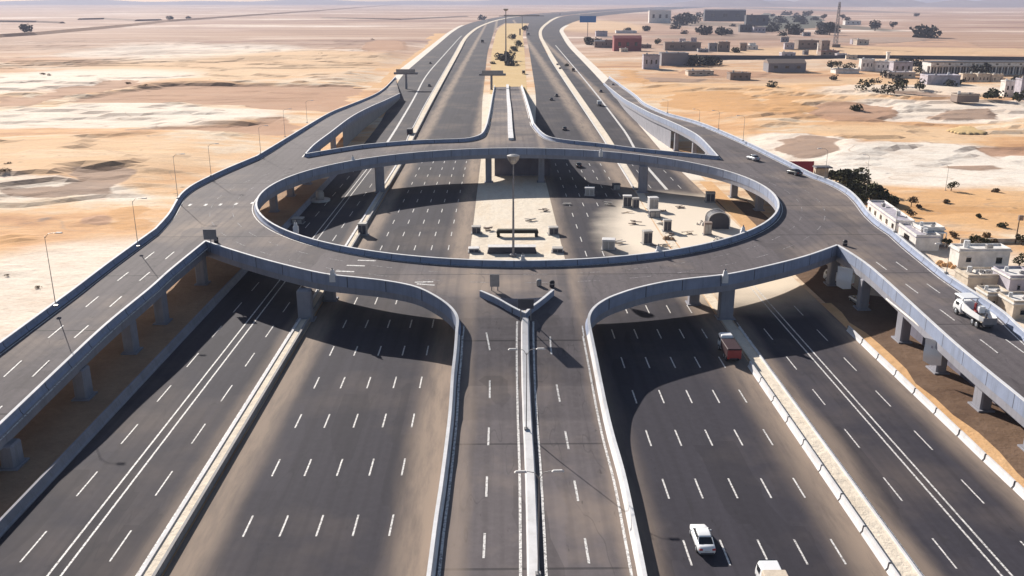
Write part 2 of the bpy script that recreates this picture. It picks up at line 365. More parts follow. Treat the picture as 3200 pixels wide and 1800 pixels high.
def faded():
    m, nt, b = new_mat('faded_road_paint', .8, .2)
    co = pos(nt); f = noise(nt, co, 2.0, 5, .7)
    c = mix(nt, ramp(nt, f, [(.45, .0), (.62, 1.0)]), (.10, .092, .098), (.42, .40, .41))
    nt.links.new(c, b.inputs['Base Color']); return m
M['fpaint'] = faded()

# ---------------------------------------------------------------- setting: ground and carriageways
def struct(mb, name, mats, sm=False):
    return tag(mb.build(name, mats, None, sm, fixn=False), kind='structure')
ys = [20 + 5 * i for i in range(57)] + [320 + 20 * i for i in range(35)] + [1050 + 60 * i for i in range(110)]
def sheet(name, mat, xl, xr, z=0.0, y0=20, y1=7600):
    m = MB(); yy = [y0] + [y for y in ys if y0 < y < y1] + [y1]
    for a, b in zip(yy, yy[1:]):
        m.face([(xl(a), a, z), (xr(a), a, z), (xr(b), b, z), (xl(b), b, z)])
    return struct(m, name, mat)
def tabf(tab):
    def f(y):
        if y < 340: return lerp_tab(tab, y)
        w_ = min((y - 340) * .3, y * .11); return sum(lerp_tab(tab, y + w_ * k / 3) for k in range(-3, 4)) / 7
    return f
FARC = [(1864, 0), (2545, 40), (3150, 105), (4400, 400), (6000, 900), (7600, 1500)]
LOe = tabf([(0, -50), (300, -50), (400, -52.5), (500, -59), (635, -70), (1219, -76), (1573, -80), (2018, -78), (2480, -53), (3148, 15), (4435, 320), (6000, 780), (7600, 1380)])
M1L = tabf([(0, -33.7), (300, -33.7), (348, -36), (461, -38.5), (950, -46), (1348, -53), (1864, -47), (2545, -12), (3150, 62), (4400, 360), (6000, 830), (7600, 1430)])
M1R = tabf([(0, -31.6), (300, -31.6), (348, -33), (461, -34.8), (950, -41), (1348, -47), (1864, -40), (2545, -2), (3150, 72), (4400, 370), (6000, 842), (7600, 1442)])
C1R = tabf([(0, -6.6), (300, -6.6), (478, -9.5), (953, -13), (1644, -10), (2000, 0), (2545, 34), (3150, 105), (4400, 405), (6000, 880), (7600, 1480)])
C2L = tabf([(0, 13.2), (350, 13.4), (507, 20), (985, 31), (1540, 42), (2200, 68), (2700, 100), (3200, 150), (4400, 440), (6000, 915), (7600, 1515)])
M2L = tabf([(0, 36.6), (200, 36.6), (351, 39.5), (573, 42), (833, 45), (1394, 57), (1742, 73), (2200, 108), (2700, 150), (3200, 205), (4400, 490), (6000, 960), (7600, 1560)])
M2R = tabf([(0, 38.9), (200, 38.9), (351, 42.8), (573, 46), (833, 50), (1394, 62), (1742, 79), (2200, 116), (2700, 160), (3200, 217), (4400, 505), (6000, 975), (7600, 1575)])
ROe = tabf([(0, 56.4), (300, 56.6), (400, 60), (578, 66), (759, 71), (1088, 79), (1742, 108), (2440, 200), (3217, 345), (4400, 690), (6000, 1200), (7600, 1800)])

import numpy as np
from mathutils import noise as mnoise
PATCH = []          # (kind of soil, world outline, rise)
def soil(kind, px, rise=.6):
    q = catmull([(float(a), float(b)) for a, b in px] + [tuple(map(float, px[0]))], 5)[:-1]
    PATCH.append((kind, np.array([P(a, b, 0)[:2] for a, b in q]), rise))
def zz(z, ox, oy, pts): return [(ox + a / 3.22, oy + b / 3.22) for a, b in pts]
soil('soil_brown', [(217, 329), (224, 313), (326, 298), (512, 275), (683, 270), (800, 270), (960, 270), (1100, 271), (1140, 279), (1095, 311), (1048, 345), (960, 345), (862, 341), (800, 334), (745, 325), (640, 328), (565, 323), (497, 330), (340, 329)], -1.2)
soil('soil_brown', [(490, 401), (559, 396), (714, 394), (800, 385), (840, 373), (887, 369), (927, 395), (893, 419), (840, 424), (800, 422), (714, 420), (590, 415), (497, 410)], -1.0)
soil('soil_brown', zz(0, 800, 0, [(1070, 520), (1105, 440), (1300, 418), (1480, 432), (1510, 500), (1440, 522), (1250, 527)]), 1.2)
soil('soil_grey', zz(0, 0, 450, [(800, 330), (1000, 312), (1270, 302), (1290, 410), (1190, 455), (1130, 520), (1000, 525), (900, 520), (700, 525), (420, 565), (200, 560), (50, 572), (60, 525), (380, 490), (640, 495), (760, 455), (860, 400)]), .35)
soil('soil_orange', zz(0, 0, 450, [(1110, 680), (1200, 640), (1390, 622), (1480, 640), (1520, 760), (1500, 850), (1320, 862), (1150, 850), (1130, 760)]), .3)
soil('soil_brown', zz(0, 0, 450, [(745, 760), (850, 725), (960, 715), (1130, 735), (1105, 815), (1000, 822), (880, 805), (770, 800)]), .5)
soil('soil_orange', zz(0, 0, 450, [(-60, 880), (0, 868), (150, 858), (280, 900), (230, 960), (60, 980), (40, 1015), (-40, 1010)]), .5)
soil('soil_brown', zz(0, 0, 0, [(0, 1000), (350, 1000), (600, 920), (900, 900), (1200, 830), (1350, 830), (1330, 900), (900, 960), (600, 1000), (300, 1080), (0, 1100)]), .8)
soil('soil_brown', zz(0, 0, 0, [(0, 610), (450, 575), (1000, 590), (700, 620), (200, 640), (0, 660)]), .8)
soil('soil_grey', zz(0, 0, 450, [(100, 780), (330, 790), (430, 715), (510, 730), (500, 780), (250, 800)]), .4)
soil('soil_grey', zz(0, 0, 0, [(1300, 1310), (1530, 1300), (1560, 1320), (1300, 1330)]), .6)
soil('soil_grey', zz(0, 2400, 0, [(1640, 1195), (1850, 1142), (2150, 1122), (2300, 1200), (2050, 1203), (1850, 1206)]), .8)
soil('soil_grey', zz(0, 2400, 450, [(60, 60), (160, -20), (400, -60), (640, -20), (715, 5), (570, 155), (480, 166), (300, 162), (110, 105)]), .8)
soil('soil_brown', zz(0, 2400, 450, [(2140, 55), (2350, 42), (2700, 40), (2700, 125), (2500, 125), (2380, 153), (2250, 130)]), -.6)
soil('soil_grey', zz(0, 2400, 450, [(1750, 236), (2000, 225), (2260, 210), (2390, 222), (2250, 258), (2100, 270), (1950, 265)]), .5)
soil('soil_brown', zz(0, 2400, 0, [(420, 1130), (480, 1190), (700, 1230), (1100, 1230), (1300, 1180), (1130, 1100), (850, 1075), (600, 1080)]), .8)
soil('soil_orange', zz(0, 2400, 0, [(0, 1180), (300, 1170), (430, 1110), (200, 1060), (600, 1000), (300, 990), (0, 990)]), .8)
soil('soil_orange', zz(0, 1600, 0, [(1500, 1050), (1800, 1120), (2400, 1180), (2500, 1080), (2300, 950), (1900, 930), (1600, 960)]), .6)
soil('soil_grey', zz(0, 1600, 0, [(1330, 780), (1700, 800), (1940, 800), (1900, 835), (1600, 830), (1400, 820)]), 1.0)
soil('soil_grey', zz(0, 2400, 0, [(1200, 985), (1500, 980), (1850, 1020), (1900, 1045), (1600, 1040), (1350, 1010)]), .8)
soil('soil_grey', zz(0, 2400, 0, [(0, 640), (130, 650), (380, 705), (300, 720), (0, 718)]), .8)
soil('soil_brown', zz(0, 1600, 0, [(1700, 700), (2100, 700), (2576, 740), (2400, 780), (2000, 770), (1700, 740)]), .6)
soil('soil_orange', zz(0, 2400, 450, [(1350, 650), (2576, 650), (2700, 690), (2000, 690), (1500, 700)]), -.4)
soil('soil_orange', zz(0, 1600, 0, [(1080, 740), (1150, 700), (1250, 720), (1310, 800), (1400, 840), (1300, 850), (1150, 800)]), .8)
gx = np.concatenate([np.array([-14000, -9000, -6000, -4000, -2800, -2000, -1600, -1300, -1100, -980]), np.arange(-900, 901, 4.0), np.array([980, 1100, 1300, 1600, 2000, 2800, 4000, 6000, 9000, 14000])])
gy = np.concatenate([np.array([-600, -200, -40]), np.arange(20, 300, 3.0), np.arange(300, 800, 4.0), np.arange(800, 1300, 9.0), np.array([1320, 1400, 1500, 1650, 1850, 2200, 2800, 3800, 5200, 7500, 10500, 14000])])
GX, GY = np.meshgrid(gx, gy); XX = GX.ravel(); YY = GY.ravel()
def sstep(a, b, v): t = np.clip((v - a) / (b - a), 0, 1); return t * t * (3 - 2 * t)
lo_ = np.array([LOe(y) for y in gy]); ro_ = np.array([ROe(y) for y in gy])
lo_ = np.where(gy < 560, np.minimum(lo_, -84), lo_ - 10); ro_ = np.where(gy < 560, np.maximum(ro_, 86), ro_ + 10)
LE = np.repeat(lo_, len(gx)); RE = np.repeat(ro_, len(gx))
off_ = np.maximum(LE - XX, XX - RE)
msk = sstep(0, 34, off_) * (1 - sstep(1000, 1500, YY)) * sstep(60, 110, YY + 60)
msk = np.where((XX > 0) & (YY < 262), msk * .12, msk)
msk = np.where((XX > 0) & (YY >= 262), msk * (.12 + .88 * sstep(262, 330, YY)), msk)
msk = np.where((XX > 0) & (YY > 560), msk * .35, msk)
nz = np.array([mnoise.fractal(Vector((x * .0052 + 3, y * .0095, .3)), 1.0, 2.0, 5) for x, y in zip(XX, YY)])
fz = np.array([mnoise.fractal(Vector((x * .05, y * .07, 9.3)), 1.0, 2.0, 3) for x, y in zip(XX, YY)])
tv = (nz + .5) * 4.6; fl_ = np.floor(tv); ter = fl_ + sstep(.80, 1.0, tv - fl_)
hh = (ter * .9 + nz * 1.2 + fz * .22) * msk
hh = np.clip(hh, -.2, 4.0)
lay = {k: np.zeros(len(XX)) for k in ('soil_brown', 'soil_grey', 'soil_orange')}
for kind, pg, rise in PATCH:
    b0 = pg.min(0) - 30; b1 = pg.max(0) + 30; sel = np.where((XX > b0[0]) & (XX < b1[0]) & (YY > b0[1]) & (YY < b1[1]))[0]
    if not len(sel): continue
    x = XX[sel]; y = YY[sel]; ins = np.zeros(len(sel), bool); dd = np.full(len(sel), 1e9)
    for i in range(len(pg)):
        (x1, y1), (x2, y2) = pg[i], pg[(i + 1) % len(pg)]
        if y1 != y2: ins ^= ((y1 > y) != (y2 > y)) & (x < (x2 - x1) * (y - y1) / (y2 - y1) + x1)
        L2 = (x2 - x1) ** 2 + (y2 - y1) ** 2 + 1e-9; t = np.clip(((x - x1) * (x2 - x1) + (y - y1) * (y2 - y1)) / L2, 0, 1)
        dd = np.minimum(dd, np.hypot(x - x1 - t * (x2 - x1), y - y1 - t * (y2 - y1)))
    sd = np.where(ins, dd, -dd) + fz[sel] * 5
    w1 = sstep(-5, 5, sd); lay[kind][sel] = np.maximum(lay[kind][sel], w1)
    hh[sel] = hh[sel] * (1 - w1 * .6) + sstep(-1, 3, sd) * rise * np.minimum(1, msk[sel] * 1.5 + .15) * (1 if rise > 0 else .6)
hh = np.clip(hh, -1.2, 4)
nx_ = len(gx); ny_ = len(gy)
g = MB(); g.v = [(float(a), float(b), float(c_) - .08) for a, b, c_ in zip(XX, YY, hh)]
g.f = [(j * nx_ + i, j * nx_ + i + 1, (j + 1) * nx_ + i + 1, (j + 1) * nx_ + i) for j in range(ny_ - 1) for i in range(nx_ - 1)]; g.m = [0] * len(g.f)
go = tag(g.build('ground', M['sand'], None, False, fixn=False), kind='structure')
for k_, arr in lay.items():
    at_ = go.data.attributes.new(k_, 'FLOAT', 'POINT'); at_.data.foreach_set('value', arr.astype(np.float32))
HH = hh.reshape(ny_, nx_)
def gh(x, y):
    i = int(np.clip(np.searchsorted(gx, x) - 1, 0, nx_ - 2)); j = int(np.clip(np.searchsorted(gy, y) - 1, 0, ny_ - 2))
    u = (x - gx[i]) / (gx[i + 1] - gx[i]); v = (y - gy[j]) / (gy[j + 1] - gy[j])
    return float((HH[j, i] * (1 - u) + HH[j, i + 1] * u) * (1 - v) + (HH[j + 1, i] * (1 - u) + HH[j + 1, i + 1] * u) * v) - .08
sheet('road', M['asph_lo'], LOe, M1L)
sheet('road', M['asph_l'], M1R, C1R)
sheet('road', M['asph_r'], C2L, M2L)
sheet('road', M['asph_ro'], M2R, ROe)
sheet('median', M['sand_fill'], lambda y: M1L(y) + .35, lambda y: M1R(y) - .55, .34, 20, 3000)
for a_, b_, h_ in ((20, 136, .26), (136, 250, .012), (250, 3000, .26)): sheet('median', M['sand_fill'], lambda y: M2L(y) + .3, lambda y: M2R(y) - .25, h_, a_, b_)
sheet('median', M['sand_fill'], C1R, C2L, -.03, 128, 520)
sheet('median', M['ochre_sand'], lambda y: C1R(y) + 4, lambda y: C2L(y) - 5, -.03, 524, 2140)
sheet('verge', M['soil'], lambda y: -66.5, lambda y: -51.2, -.04, 20, 268)  # sand verge coloured brown for the shade of the left ramp
sheet('verge', M['orange_soil'], lambda y: 56.6, lambda y: 58.7 + .5 * math.sin(y * .21) + .3 * math.sin(y * .53), -.036, 20, 150)
M['shade_dark_soil'] = sandmat('shade_dark_soil', [(.13, .08, .055), (.17, .11, .075), (.21, .14, .10)], .05, .4, (1, 1), .4, False)  # dark colour stands in for shade on the ground under the right ramp
sheet('verge', M['shade_dark_soil'], lambda y: 57.5, lambda y: 76 - (10 if y > 150 else 0), -.045, 20, 236)
sheet('verge', M['orange_soil'], lambda y: 56.8 + .03 * (y - 195), lambda y: 60.5 + .03 * (y - 195), -.03, 190, 262)
# sandy shoulders beside the far carriageways
sheet('shoulder', M['pale_sand'], lambda y: LOe(y) - 5 - (2 if y > 700 else 0), LOe, -.03, 620, 2000)
sheet('shoulder', M['pale_sand'], ROe, lambda y: ROe(y) + (7 if y > 420 else 4.5), -.03, 264, 2000)
sheet('shoulder', M['orange_soil'], lambda y: LOe(y) - 26, lambda y: LOe(y) - 5 - (2 if y > 700 else 0), -.035, 560, 1500)

sheet('road', M['asph_r'], C1R, C2L, 0, 2150, 7600)
# painted markings on the ground-level carriageways
mk = MB()
def line(x, y0, y1, wd, z=.006, mb=None, step=6):
    mb = mb or mk; xf = x if callable(x) else (lambda y: x); y = y0
    while y < y1 - 1e-6:
        b = min(y + step, y1); mb.face([(xf(y) - wd / 2, y, z), (xf(y) + wd / 2, y, z), (xf(b) + wd / 2, b, z), (xf(b) - wd / 2, b, z)]); y = b
def insand(x, y): return ((x - 46) / 25) ** 2 + ((y - 196) / 50) ** 2 < 1.0
def dashes(x, ph, ln, y0, y1, wd=.17, per=12):
    xf = x if callable(x) else (lambda y: x)
    y = ph - per * math.floor((ph - y0) / per)
    while y < y1:
        if not insand(xf(y), y): line(xf, y - ln / 2, y + ln / 2, wd)
        y += per
for x in (-25.9, -22.25, -18.6, -14.95, -11.3): dashes(x, 80.2, 3.9, 30, 300, .19)
for x in (18.0, 21.65, 25.4, 29.05, 32.7): dashes(x, 87, 4.2, 30, 300, .19)
dashes(-46.0, 76.9, 5.3, 30, 300); dashes(-37.5, 76.9, 5.3, 30, 300)
dashes(42.9, 86.6, 5.0, 30, 300); dashes(51.4, 86.0, 5.0, 30, 300)
DL = tabf([(0, -41.75), (300, -41.75), (375, -43.4), (500, -47), (653, -53), (1387, -58), (1864, -56)])
DR = tabf([(0, 47.05), (300, 47.05), (360, 50.6), (507, 54.6), (713, 58.7), (1394, 71), (1742, 92)])
for o in (-.62, .62): line(lambda y: DL(y) + o, 20, 340, .22)
line(DL, 340, 1400, .9, .006, None, 20)
for o in (-.48, .48): line(lambda y: DR(y) + o, 20, 170, .22)
line(DR, 250, 1100, .9, .006, None, 20)
line(lambda y: M1L(y) - .35, 20, 300, .28); line(lambda y: M2R(y) + .35, 20, 140, .18)
struct(mk, 'road_markings', M['paint'])

# low walls and barriers of the ground-level roads
def longwall(name, xf, y0, y1, prof, mat, label, cat, step=6, side=1):
    m = MB(); n = max(2, int((y1 - y0) / step))
    path = [(xf(y0 + (y1 - y0) * i / n), y0 + (y1 - y0) * i / n, 0) for i in range(n + 1)]
    m.sweep(path, prof, 0, side); return tag(m.build(name, mat), label, cat)
longwall('edge_barrier', lambda y: -50.6, 20, 300, [(-.6, -.1), (-.5, .25), (-.2, 1.15), (.1, 1.15), (.35, .3), (.55, .1), (.55, -.1)], M['conc'], 'long concrete edge barrier between the shade-brown verge and the far left carriageway', 'barrier')
longwall('median_kerb', lambda y: M1L(y) + .17, 20, 1200, [(-.17, -.1), (-.17, .5), (.17, .5), (.17, -.1)], M['conc_l'], 'thin pale kerb wall along the left edge of the left sandy median', 'kerb', 8)
longwall('median_wall', lambda y: M1R(y) - .4, 20, 1200, [(-.16, -.1), (-.16, .8), (.16, .8), (.16, -.1)], M['conc_w'], 'grey median wall along the right edge of the left sandy median', 'wall', 8)
longwall('median_kerb', lambda y: M2R(y) - .14, 20, 137, [(-.12, -.1), (-.12, .42), (.12, .42), (.12, -.1)], M['conc_l'], 'thin cream kerb along the right edge of the right sandy median', 'kerb', 8)
longwall('median_kerb', lambda y: M2L(y) + .16, 250, 900, [(-.15, -.1), (-.15, .45), (.15, .45), (.15, -.1)], M['conc_l'], 'pale kerb of the right median beyond the roundabout', 'kerb', 8)
def jersey(name, ln):
    r = thing(name, '', 'barrier')
    m = MB(); pr = [(-.32, 0), (-.32, .08), (-.16, .3), (-.1, .88), (.1, .88), (.16, .3), (.32, .08), (.32, 0)]
    m.loft([[(o, -ln / 2, h) for o, h in pr], [(o, ln / 2, h) for o, h in pr]]); part(m, 'wall', M['conc_l'], r)
    j = MB(); j.box((0, ln / 2 + .13, .42), (.2, .24, .8)); part(j, 'joint', M['rubber'], r)
    return r
def simple(name, col, rough=.6, spec=.3, metal=0, scale=1.5, var=.12):
    M[name] = plain(name, col, rough, var, scale, spec, metal)
simple('rubber', (.03, .028, .03), .8)
simple('white_paint', (.80, .80, .81), .28, .5, 0, .6, .03)
simple('white_wall', (.70, .67, .64), .8, .2, 0, .6, .22); simple('cream_wall', (.58, .50, .41), .85, .2, 0, .6, .25); simple('lav_wall', (.42, .39, .44), .8, .2, 0, .6, .22)
simple('brown_wall', (.26, .20, .17), .85); simple('grey_wall', (.22, .215, .24), .85); simple('red_wall', (.27, .075, .075), .8)
simple('tank_white', (.66, .66, .66), .5); simple('dark_grey', (.07, .07, .085), .7); simple('glass', (.015, .018, .022), .12, .6, 0, 1, .1); simple('steel', (.30, .29, .29), .45, .5, .6)
simple('grey_steel', (.20, .20, .22), .5, .5, .3); simple('beige_tarp', (.62, .53, .43), .9, .1, 0, 3)
simple('black_paint', (.02, .022, .026), .25, .5, 0, .6, .1); simple('red_paint', (.32, .04, .04), .4, .4); simple('maroon', (.035, .014, .018), .6)
simple('silver', (.40, .42, .46), .3, .5, .4, .6, .05); simple('lens', (.5, .05, .04), .3); simple('clear_lens', (.75, .76, .78), .2, .6)
simple('blue_sign', (.03, .16, .42), .5); simple('crimson', (.30, .03, .045), .7); simple('drum', (.02, .02, .03), .5)
simple('cab_grey', (.40, .375, .35), .7); simple('cab_white', (.62, .60, .59), .6); simple('bark', (.10, .07, .05), .9); simple('dark_olive', (.035, .033, .022), .8)
def leafmat(name, a, b_):
    m, nt, b = new_mat(name, .8, .15); co = pos(nt); f = noise(nt, co, 1.1, 3)
    c = mix(nt, ramp(nt, f, [(.35, 0.0), (.65, 1.0)]), a, b_); nt.links.new(c, b.inputs['Base Color']); M[name] = m
leafmat('leaf', (.030, .034, .012), (.085, .082, .034)); leafmat('leaf_dark', (.028, .030, .024), (.055, .056, .045)); leafmat('leaf_dry', (.11, .075, .04), (.20, .14, .08))
jb = jersey('concrete_barrier', 5.9)
first = True
for k in range(15):
    y = 74.9 + 6.2 * (k - 6); 
    if y > 124 or y < 40: continue
    lab = 'pale concrete barrier segment on the left edge of the right sandy median'
    if first: o = jb; o.location = (36.35, y, 0); o['label'] = lab; first = False
    else: o = copy_tree(jb, (36.35, y, 0), 0, lab)
    o['group'] = 'barrier segments on the right median'
for k in range(15):
    y = 133 - 6.2 * k
    if y < 45: continue
    o = copy_tree(jb, (56.3, y, 0), random.uniform(-.012, .012), 'pale concrete barrier segment between the far right carriageway and the orange soil')
    o['group'] = 'barrier segments along the right edge'

# ---------------------------------------------------------------- the elevated roundabout and its ramps
zring = lambda x, y: 8.2 + .02 * (y - 140)
ZC = [(40, 1.2), (80, 1.3), (92, 1.5), (102, 2.1), (110, 3.2), (118, 5.1), (125, 6.9), (130, 7.7), (134, 8.08)]
def z_ring(x, y):
    if abs(x) < 22 and y < 134: return lerp_tab(ZC, y)
    if abs(x) < 24 and y > 290: return z_fc(x, y)
    return zring(x, y)
z_c = lambda x, y: lerp_tab(ZC, y) if y < 134 else zring(x, y)
z_l = lambda x, y: lerp_tab([(40, 1.2), (70, 3.5), (93, 5.8), (112, 7.2), (141, 8.22)], y) if y < 141 else zring(x, y)
z_r = lambda x, y: lerp_tab([(40, 4.0), (70, 5.8), (93, 6.9), (112, 7.7), (141, 8.22)], y) if y < 141 else zring(x, y)
z_fl = lambda x, y: zring(x, y) if y < 270 else lerp_tab([(270, 10.8), (310, 10.4), (400, 7.2), (500, 3.2), (560, 1.3), (640, 1.1)], y)
z_fr = lambda x, y: zring(x, y) if y < 262 else lerp_tab([(262, 10.64), (310, 10.2), (400, 7.2), (500, 3.2), (560, 1.3), (640, 1.1)], y)
z_fc = lambda x, y: zring(x, y) if y < 290 else lerp_tab([(290, 11.2), (330, 10.4), (400, 7.6), (500, 3.4), (560, 1.3), (640, 1.1)], y)
def trace(pts, zf, n=6, it=2):
    q = catmull([(float(a), float(b)) for a, b in pts], n)
    return smooth([PZ(a, b, zf) for a, b in q], it)
def dk(pts): return [(p[0], p[1], p[2] - 1.0) for p in pts]      # parapet top -> deck level
LOa = trace([(-500, 1445), (-165, 1188), (0, 1068), (165, 948), (231, 900), (342, 816), (484, 714)], z_l)
LOb = trace([(484, 714), (526, 668), (550, 627), (567, 603), (599, 578), (649, 552), (708, 525), (800, 487)], zring)
LOc = trace([(800, 487), (862, 450), (940, 403), (1024, 354), (1080, 331), (1129, 312), (1173, 293), (1204, 272), (1235, 240)], z_fl)
LR = trace([(641, 752), (528, 844), (466, 900), (329, 1012), (186, 1145), (0, 1321), (-350, 1652)], z_l)
NL = trace([(641, 752), (699, 772), (800, 803), (906, 831), (1014, 855), (1111, 866), (1207, 877), (1297, 895), (1359, 924), (1406, 958), (1428, 992), (1426, 1030)], z_ring)
CL = trace([(1426, 1030), (1421, 1099), (1413, 1169), (1406, 1273), (1398, 1350), (1378, 1505), (1359, 1630), (1337, 1800), (1310, 1990)], z_c)
CR = trace([(2050, 1990), (2018, 1800), (1985, 1639), (1951, 1480), (1914, 1350), (1889, 1242), (1864, 1117), (1846, 1030)], z_c)
NR = trace([(1846, 1030), (1841, 992), (1858, 960), (1895, 934), (1942, 915), (2004, 896), (2103, 876), (2246, 860), (2314, 849), (2400, 830), (2518, 800), (2617, 765)], z_ring)
RL = trace([(2617, 765), (2703, 820), (2796, 900), (2974, 1063), (3098, 1167), (3190, 1242), (3400, 1420), (3600, 1590)], z_r)
ROa = trace([(3650, 1425), (3400, 1205), (3200, 1032), (3127, 965), (2975, 866), (2903, 811), (2835, 757), (2793, 720)], z_r)
ROb = trace([(2793, 720), (2748, 690), (2712, 657), (2685, 622), (2655, 594), (2617, 572), (2577, 555), (2537, 540), (2462, 503)], zring)
ROc = trace([(2462, 503), (2412, 479), (2345, 447), (2268, 413), (2190, 382), (2128, 364), (2091, 354), (2050, 338), (2013, 320), (1988, 297), (1942, 265), (1904, 238)], z_fr)
FR = trace([(2243, 487), (2110, 474), (1970, 460), (1873, 447), (1774, 437), (1718, 427), (1690, 410), (1668, 384)], z_ring)
CFR = trace([(1668, 384), (1657, 345), (1643, 300), (1631, 265)], z_fc)
CFL = trace([(1545, 267), (1539, 295), (1530, 345), (1521, 384)], z_fc)
FL = trace([(1521, 384), (1511, 409), (1493, 423), (1452, 432), (1375, 435), (1297, 438), (1204, 445), (1130, 452), (1050, 464), (955, 480)], z_ring)
LFR = trace([(955, 480), (983, 450), (1033, 413), (1095, 366), (1157, 333), (1204, 313), (1250, 291)], z_fl)
RFL = trace([(1886, 258), (1942, 303), (1976, 323), (2029, 351), (2084, 374), (2143, 401), (2190, 430), (2243, 487)], z_fr)
ex, ey, rx, ry = 3.8, 203.6, 58.1, 54.8
INN = [(ex + rx * math.cos(t), ey + ry * math.sin(t)) for t in [2 * math.pi * i / 120 for i in range(121)]]
INN = [(x, y, zring(x, y)) for x, y in INN]
GO = [PZ(a, b, z_ring) for a, b in catmull([(1500, 908), (1560, 912), (1620, 914), (1680, 911), (1730, 905)], 4)] + [PZ(a, b, z_ring) for a, b in catmull([(1730, 905), (1690, 938), (1660, 960), (1642, 978)], 4)[1:]] + [PZ(a, b, z_ring) for a, b in catmull([(1642, 978), (1600, 958), (1550, 930), (1500, 908)], 4)[1:]]

def inside(x, y, poly):
    c = False; n = len(poly)
    for i in range(n):
        x1, y1 = poly[i][:2]; x2, y2 = poly[(i + 1) % n][:2]
        if (y1 > y) != (y2 > y) and x < (x2 - x1) * (y - y1) / (y2 - y1) + x1: c = not c
    return c
def deck_poly(name, outer, holes, zf, thick, parent, grid=5.0, solid=None, mats=None):
    loops = [[p[:2] for p in outer]] + [[p[:2] for p in h] for h in holes]
    vs = []; es = []
    for lp in loops:
        n0 = len(vs); q = []
        for p in lp:
            if not q or math.dist(p, q[-1]) > .05: q.append(p)
        if math.dist(q[0], q[-1]) < .05: q.pop()
        vs += q; es += [(n0 + i, n0 + (i + 1) % len(q)) for i in range(len(q))]
    nb = len(vs)
    xs = [p[0] for p in loops[0]]; yy = [p[1] for p in loops[0]]
    y = min(yy)
    while y < max(yy):
        gs = grid if y > 136 else grid * .4
        x = min(xs)
        while x < max(xs):
            if inside(x, y, loops[0]) and not any(inside(x, y, h) for h in loops[1:]) and min(math.dist((x, y), v) for v in vs[:nb]) > gs * .45: vs.append((x, y))
            x += gs
        y += gs
    r = delaunay_2d_cdt([Vector(v) for v in vs], es, [], 0, 1e-4)
    V, E, T = r[0], r[1], r[2]
    top = [(v.x, v.y, zf(v.x, v.y) - 1.0) for v in V]
    bot = [(p[0], p[1], (-.1 if solid else p[2] - thick)) for p in top]
    m = MB(); n = len(top); m.v = top + bot
    cnt = {}
    for t in T:
        c = (sum(V[i].x for i in t) / len(t), sum(V[i].y for i in t) / len(t))
        if not inside(c[0], c[1], loops[0]) or any(inside(c[0], c[1], h) for h in loops[1:]): continue
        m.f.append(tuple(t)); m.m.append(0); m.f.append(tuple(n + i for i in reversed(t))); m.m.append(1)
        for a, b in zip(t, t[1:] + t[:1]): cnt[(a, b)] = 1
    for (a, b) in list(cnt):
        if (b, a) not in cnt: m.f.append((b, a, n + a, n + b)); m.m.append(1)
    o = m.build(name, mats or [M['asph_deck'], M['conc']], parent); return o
PROF = [(.1, -.9), (.1, 1.0), (-.22, 1.0), (-.32, .35), (-.55, .06), (-.55, -.12), (.05, -.12), (.05, -.9)]
PROF_LOW = [(.1, -.3), (.1, 1.0), (-.22, 1.0), (-.32, .35), (-.55, .06), (-.55, -.12), (.05, -.12), (.05, -.3)]
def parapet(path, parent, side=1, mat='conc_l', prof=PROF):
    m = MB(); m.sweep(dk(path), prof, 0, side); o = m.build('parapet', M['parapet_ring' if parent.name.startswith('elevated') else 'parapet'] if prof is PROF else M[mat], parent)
    c = MB(); c.sweep(dk(path), [(.14, .93), (.14, 1.03), (-.26, 1.03), (-.26, .93)], 0, side); cp = c.build('sunlit_cap', M['sunlit_cap'], None); cp.parent = o  # thin pale cap added as the sunlit top edge
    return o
def offs(path, o, side=1, dz=0.0):
    out = []
    for i, p in enumerate(path):
        a = path[max(i - 1, 0)]; b = path[min(i + 1, len(path) - 1)]
        dx, dy = b[0] - a[0], b[1] - a[1]; L = math.hypot(dx, dy) or 1
        out.append((p[0] + dy / L * side * o, p[1] - dx / L * side * o, p[2] + dz))
    return out
def edgeline(mb, path, side=1, o=-.85, wd=.2, z=.022):
    d = dk(path); mb.ribbon(offs(d, o, side, z), offs(d, o - wd, side, z))
def absorb(parent, mb, mat):
    dk_ = [c for c in parent.children if c.name.startswith('deck')][0]; me = dk_.data
    me.materials.append(mat); mi = len(me.materials) - 1
    import bmesh
    bm = bmesh.new(); bm.from_mesh(me); vs = [bm.verts.new(v) for v in mb.v]
    for f in mb.f:
        try: fc = bm.faces.new([vs[i] for i in f]); fc.material_index = mi
        except ValueError: pass
    bm.to_mesh(me); bm.free()
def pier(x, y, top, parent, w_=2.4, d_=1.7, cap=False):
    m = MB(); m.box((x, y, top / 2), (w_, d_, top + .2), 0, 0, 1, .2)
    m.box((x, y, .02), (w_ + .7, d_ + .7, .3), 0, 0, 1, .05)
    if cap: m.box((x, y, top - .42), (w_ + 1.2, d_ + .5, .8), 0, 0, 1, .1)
    return m.build('pier', M['conc'], parent)

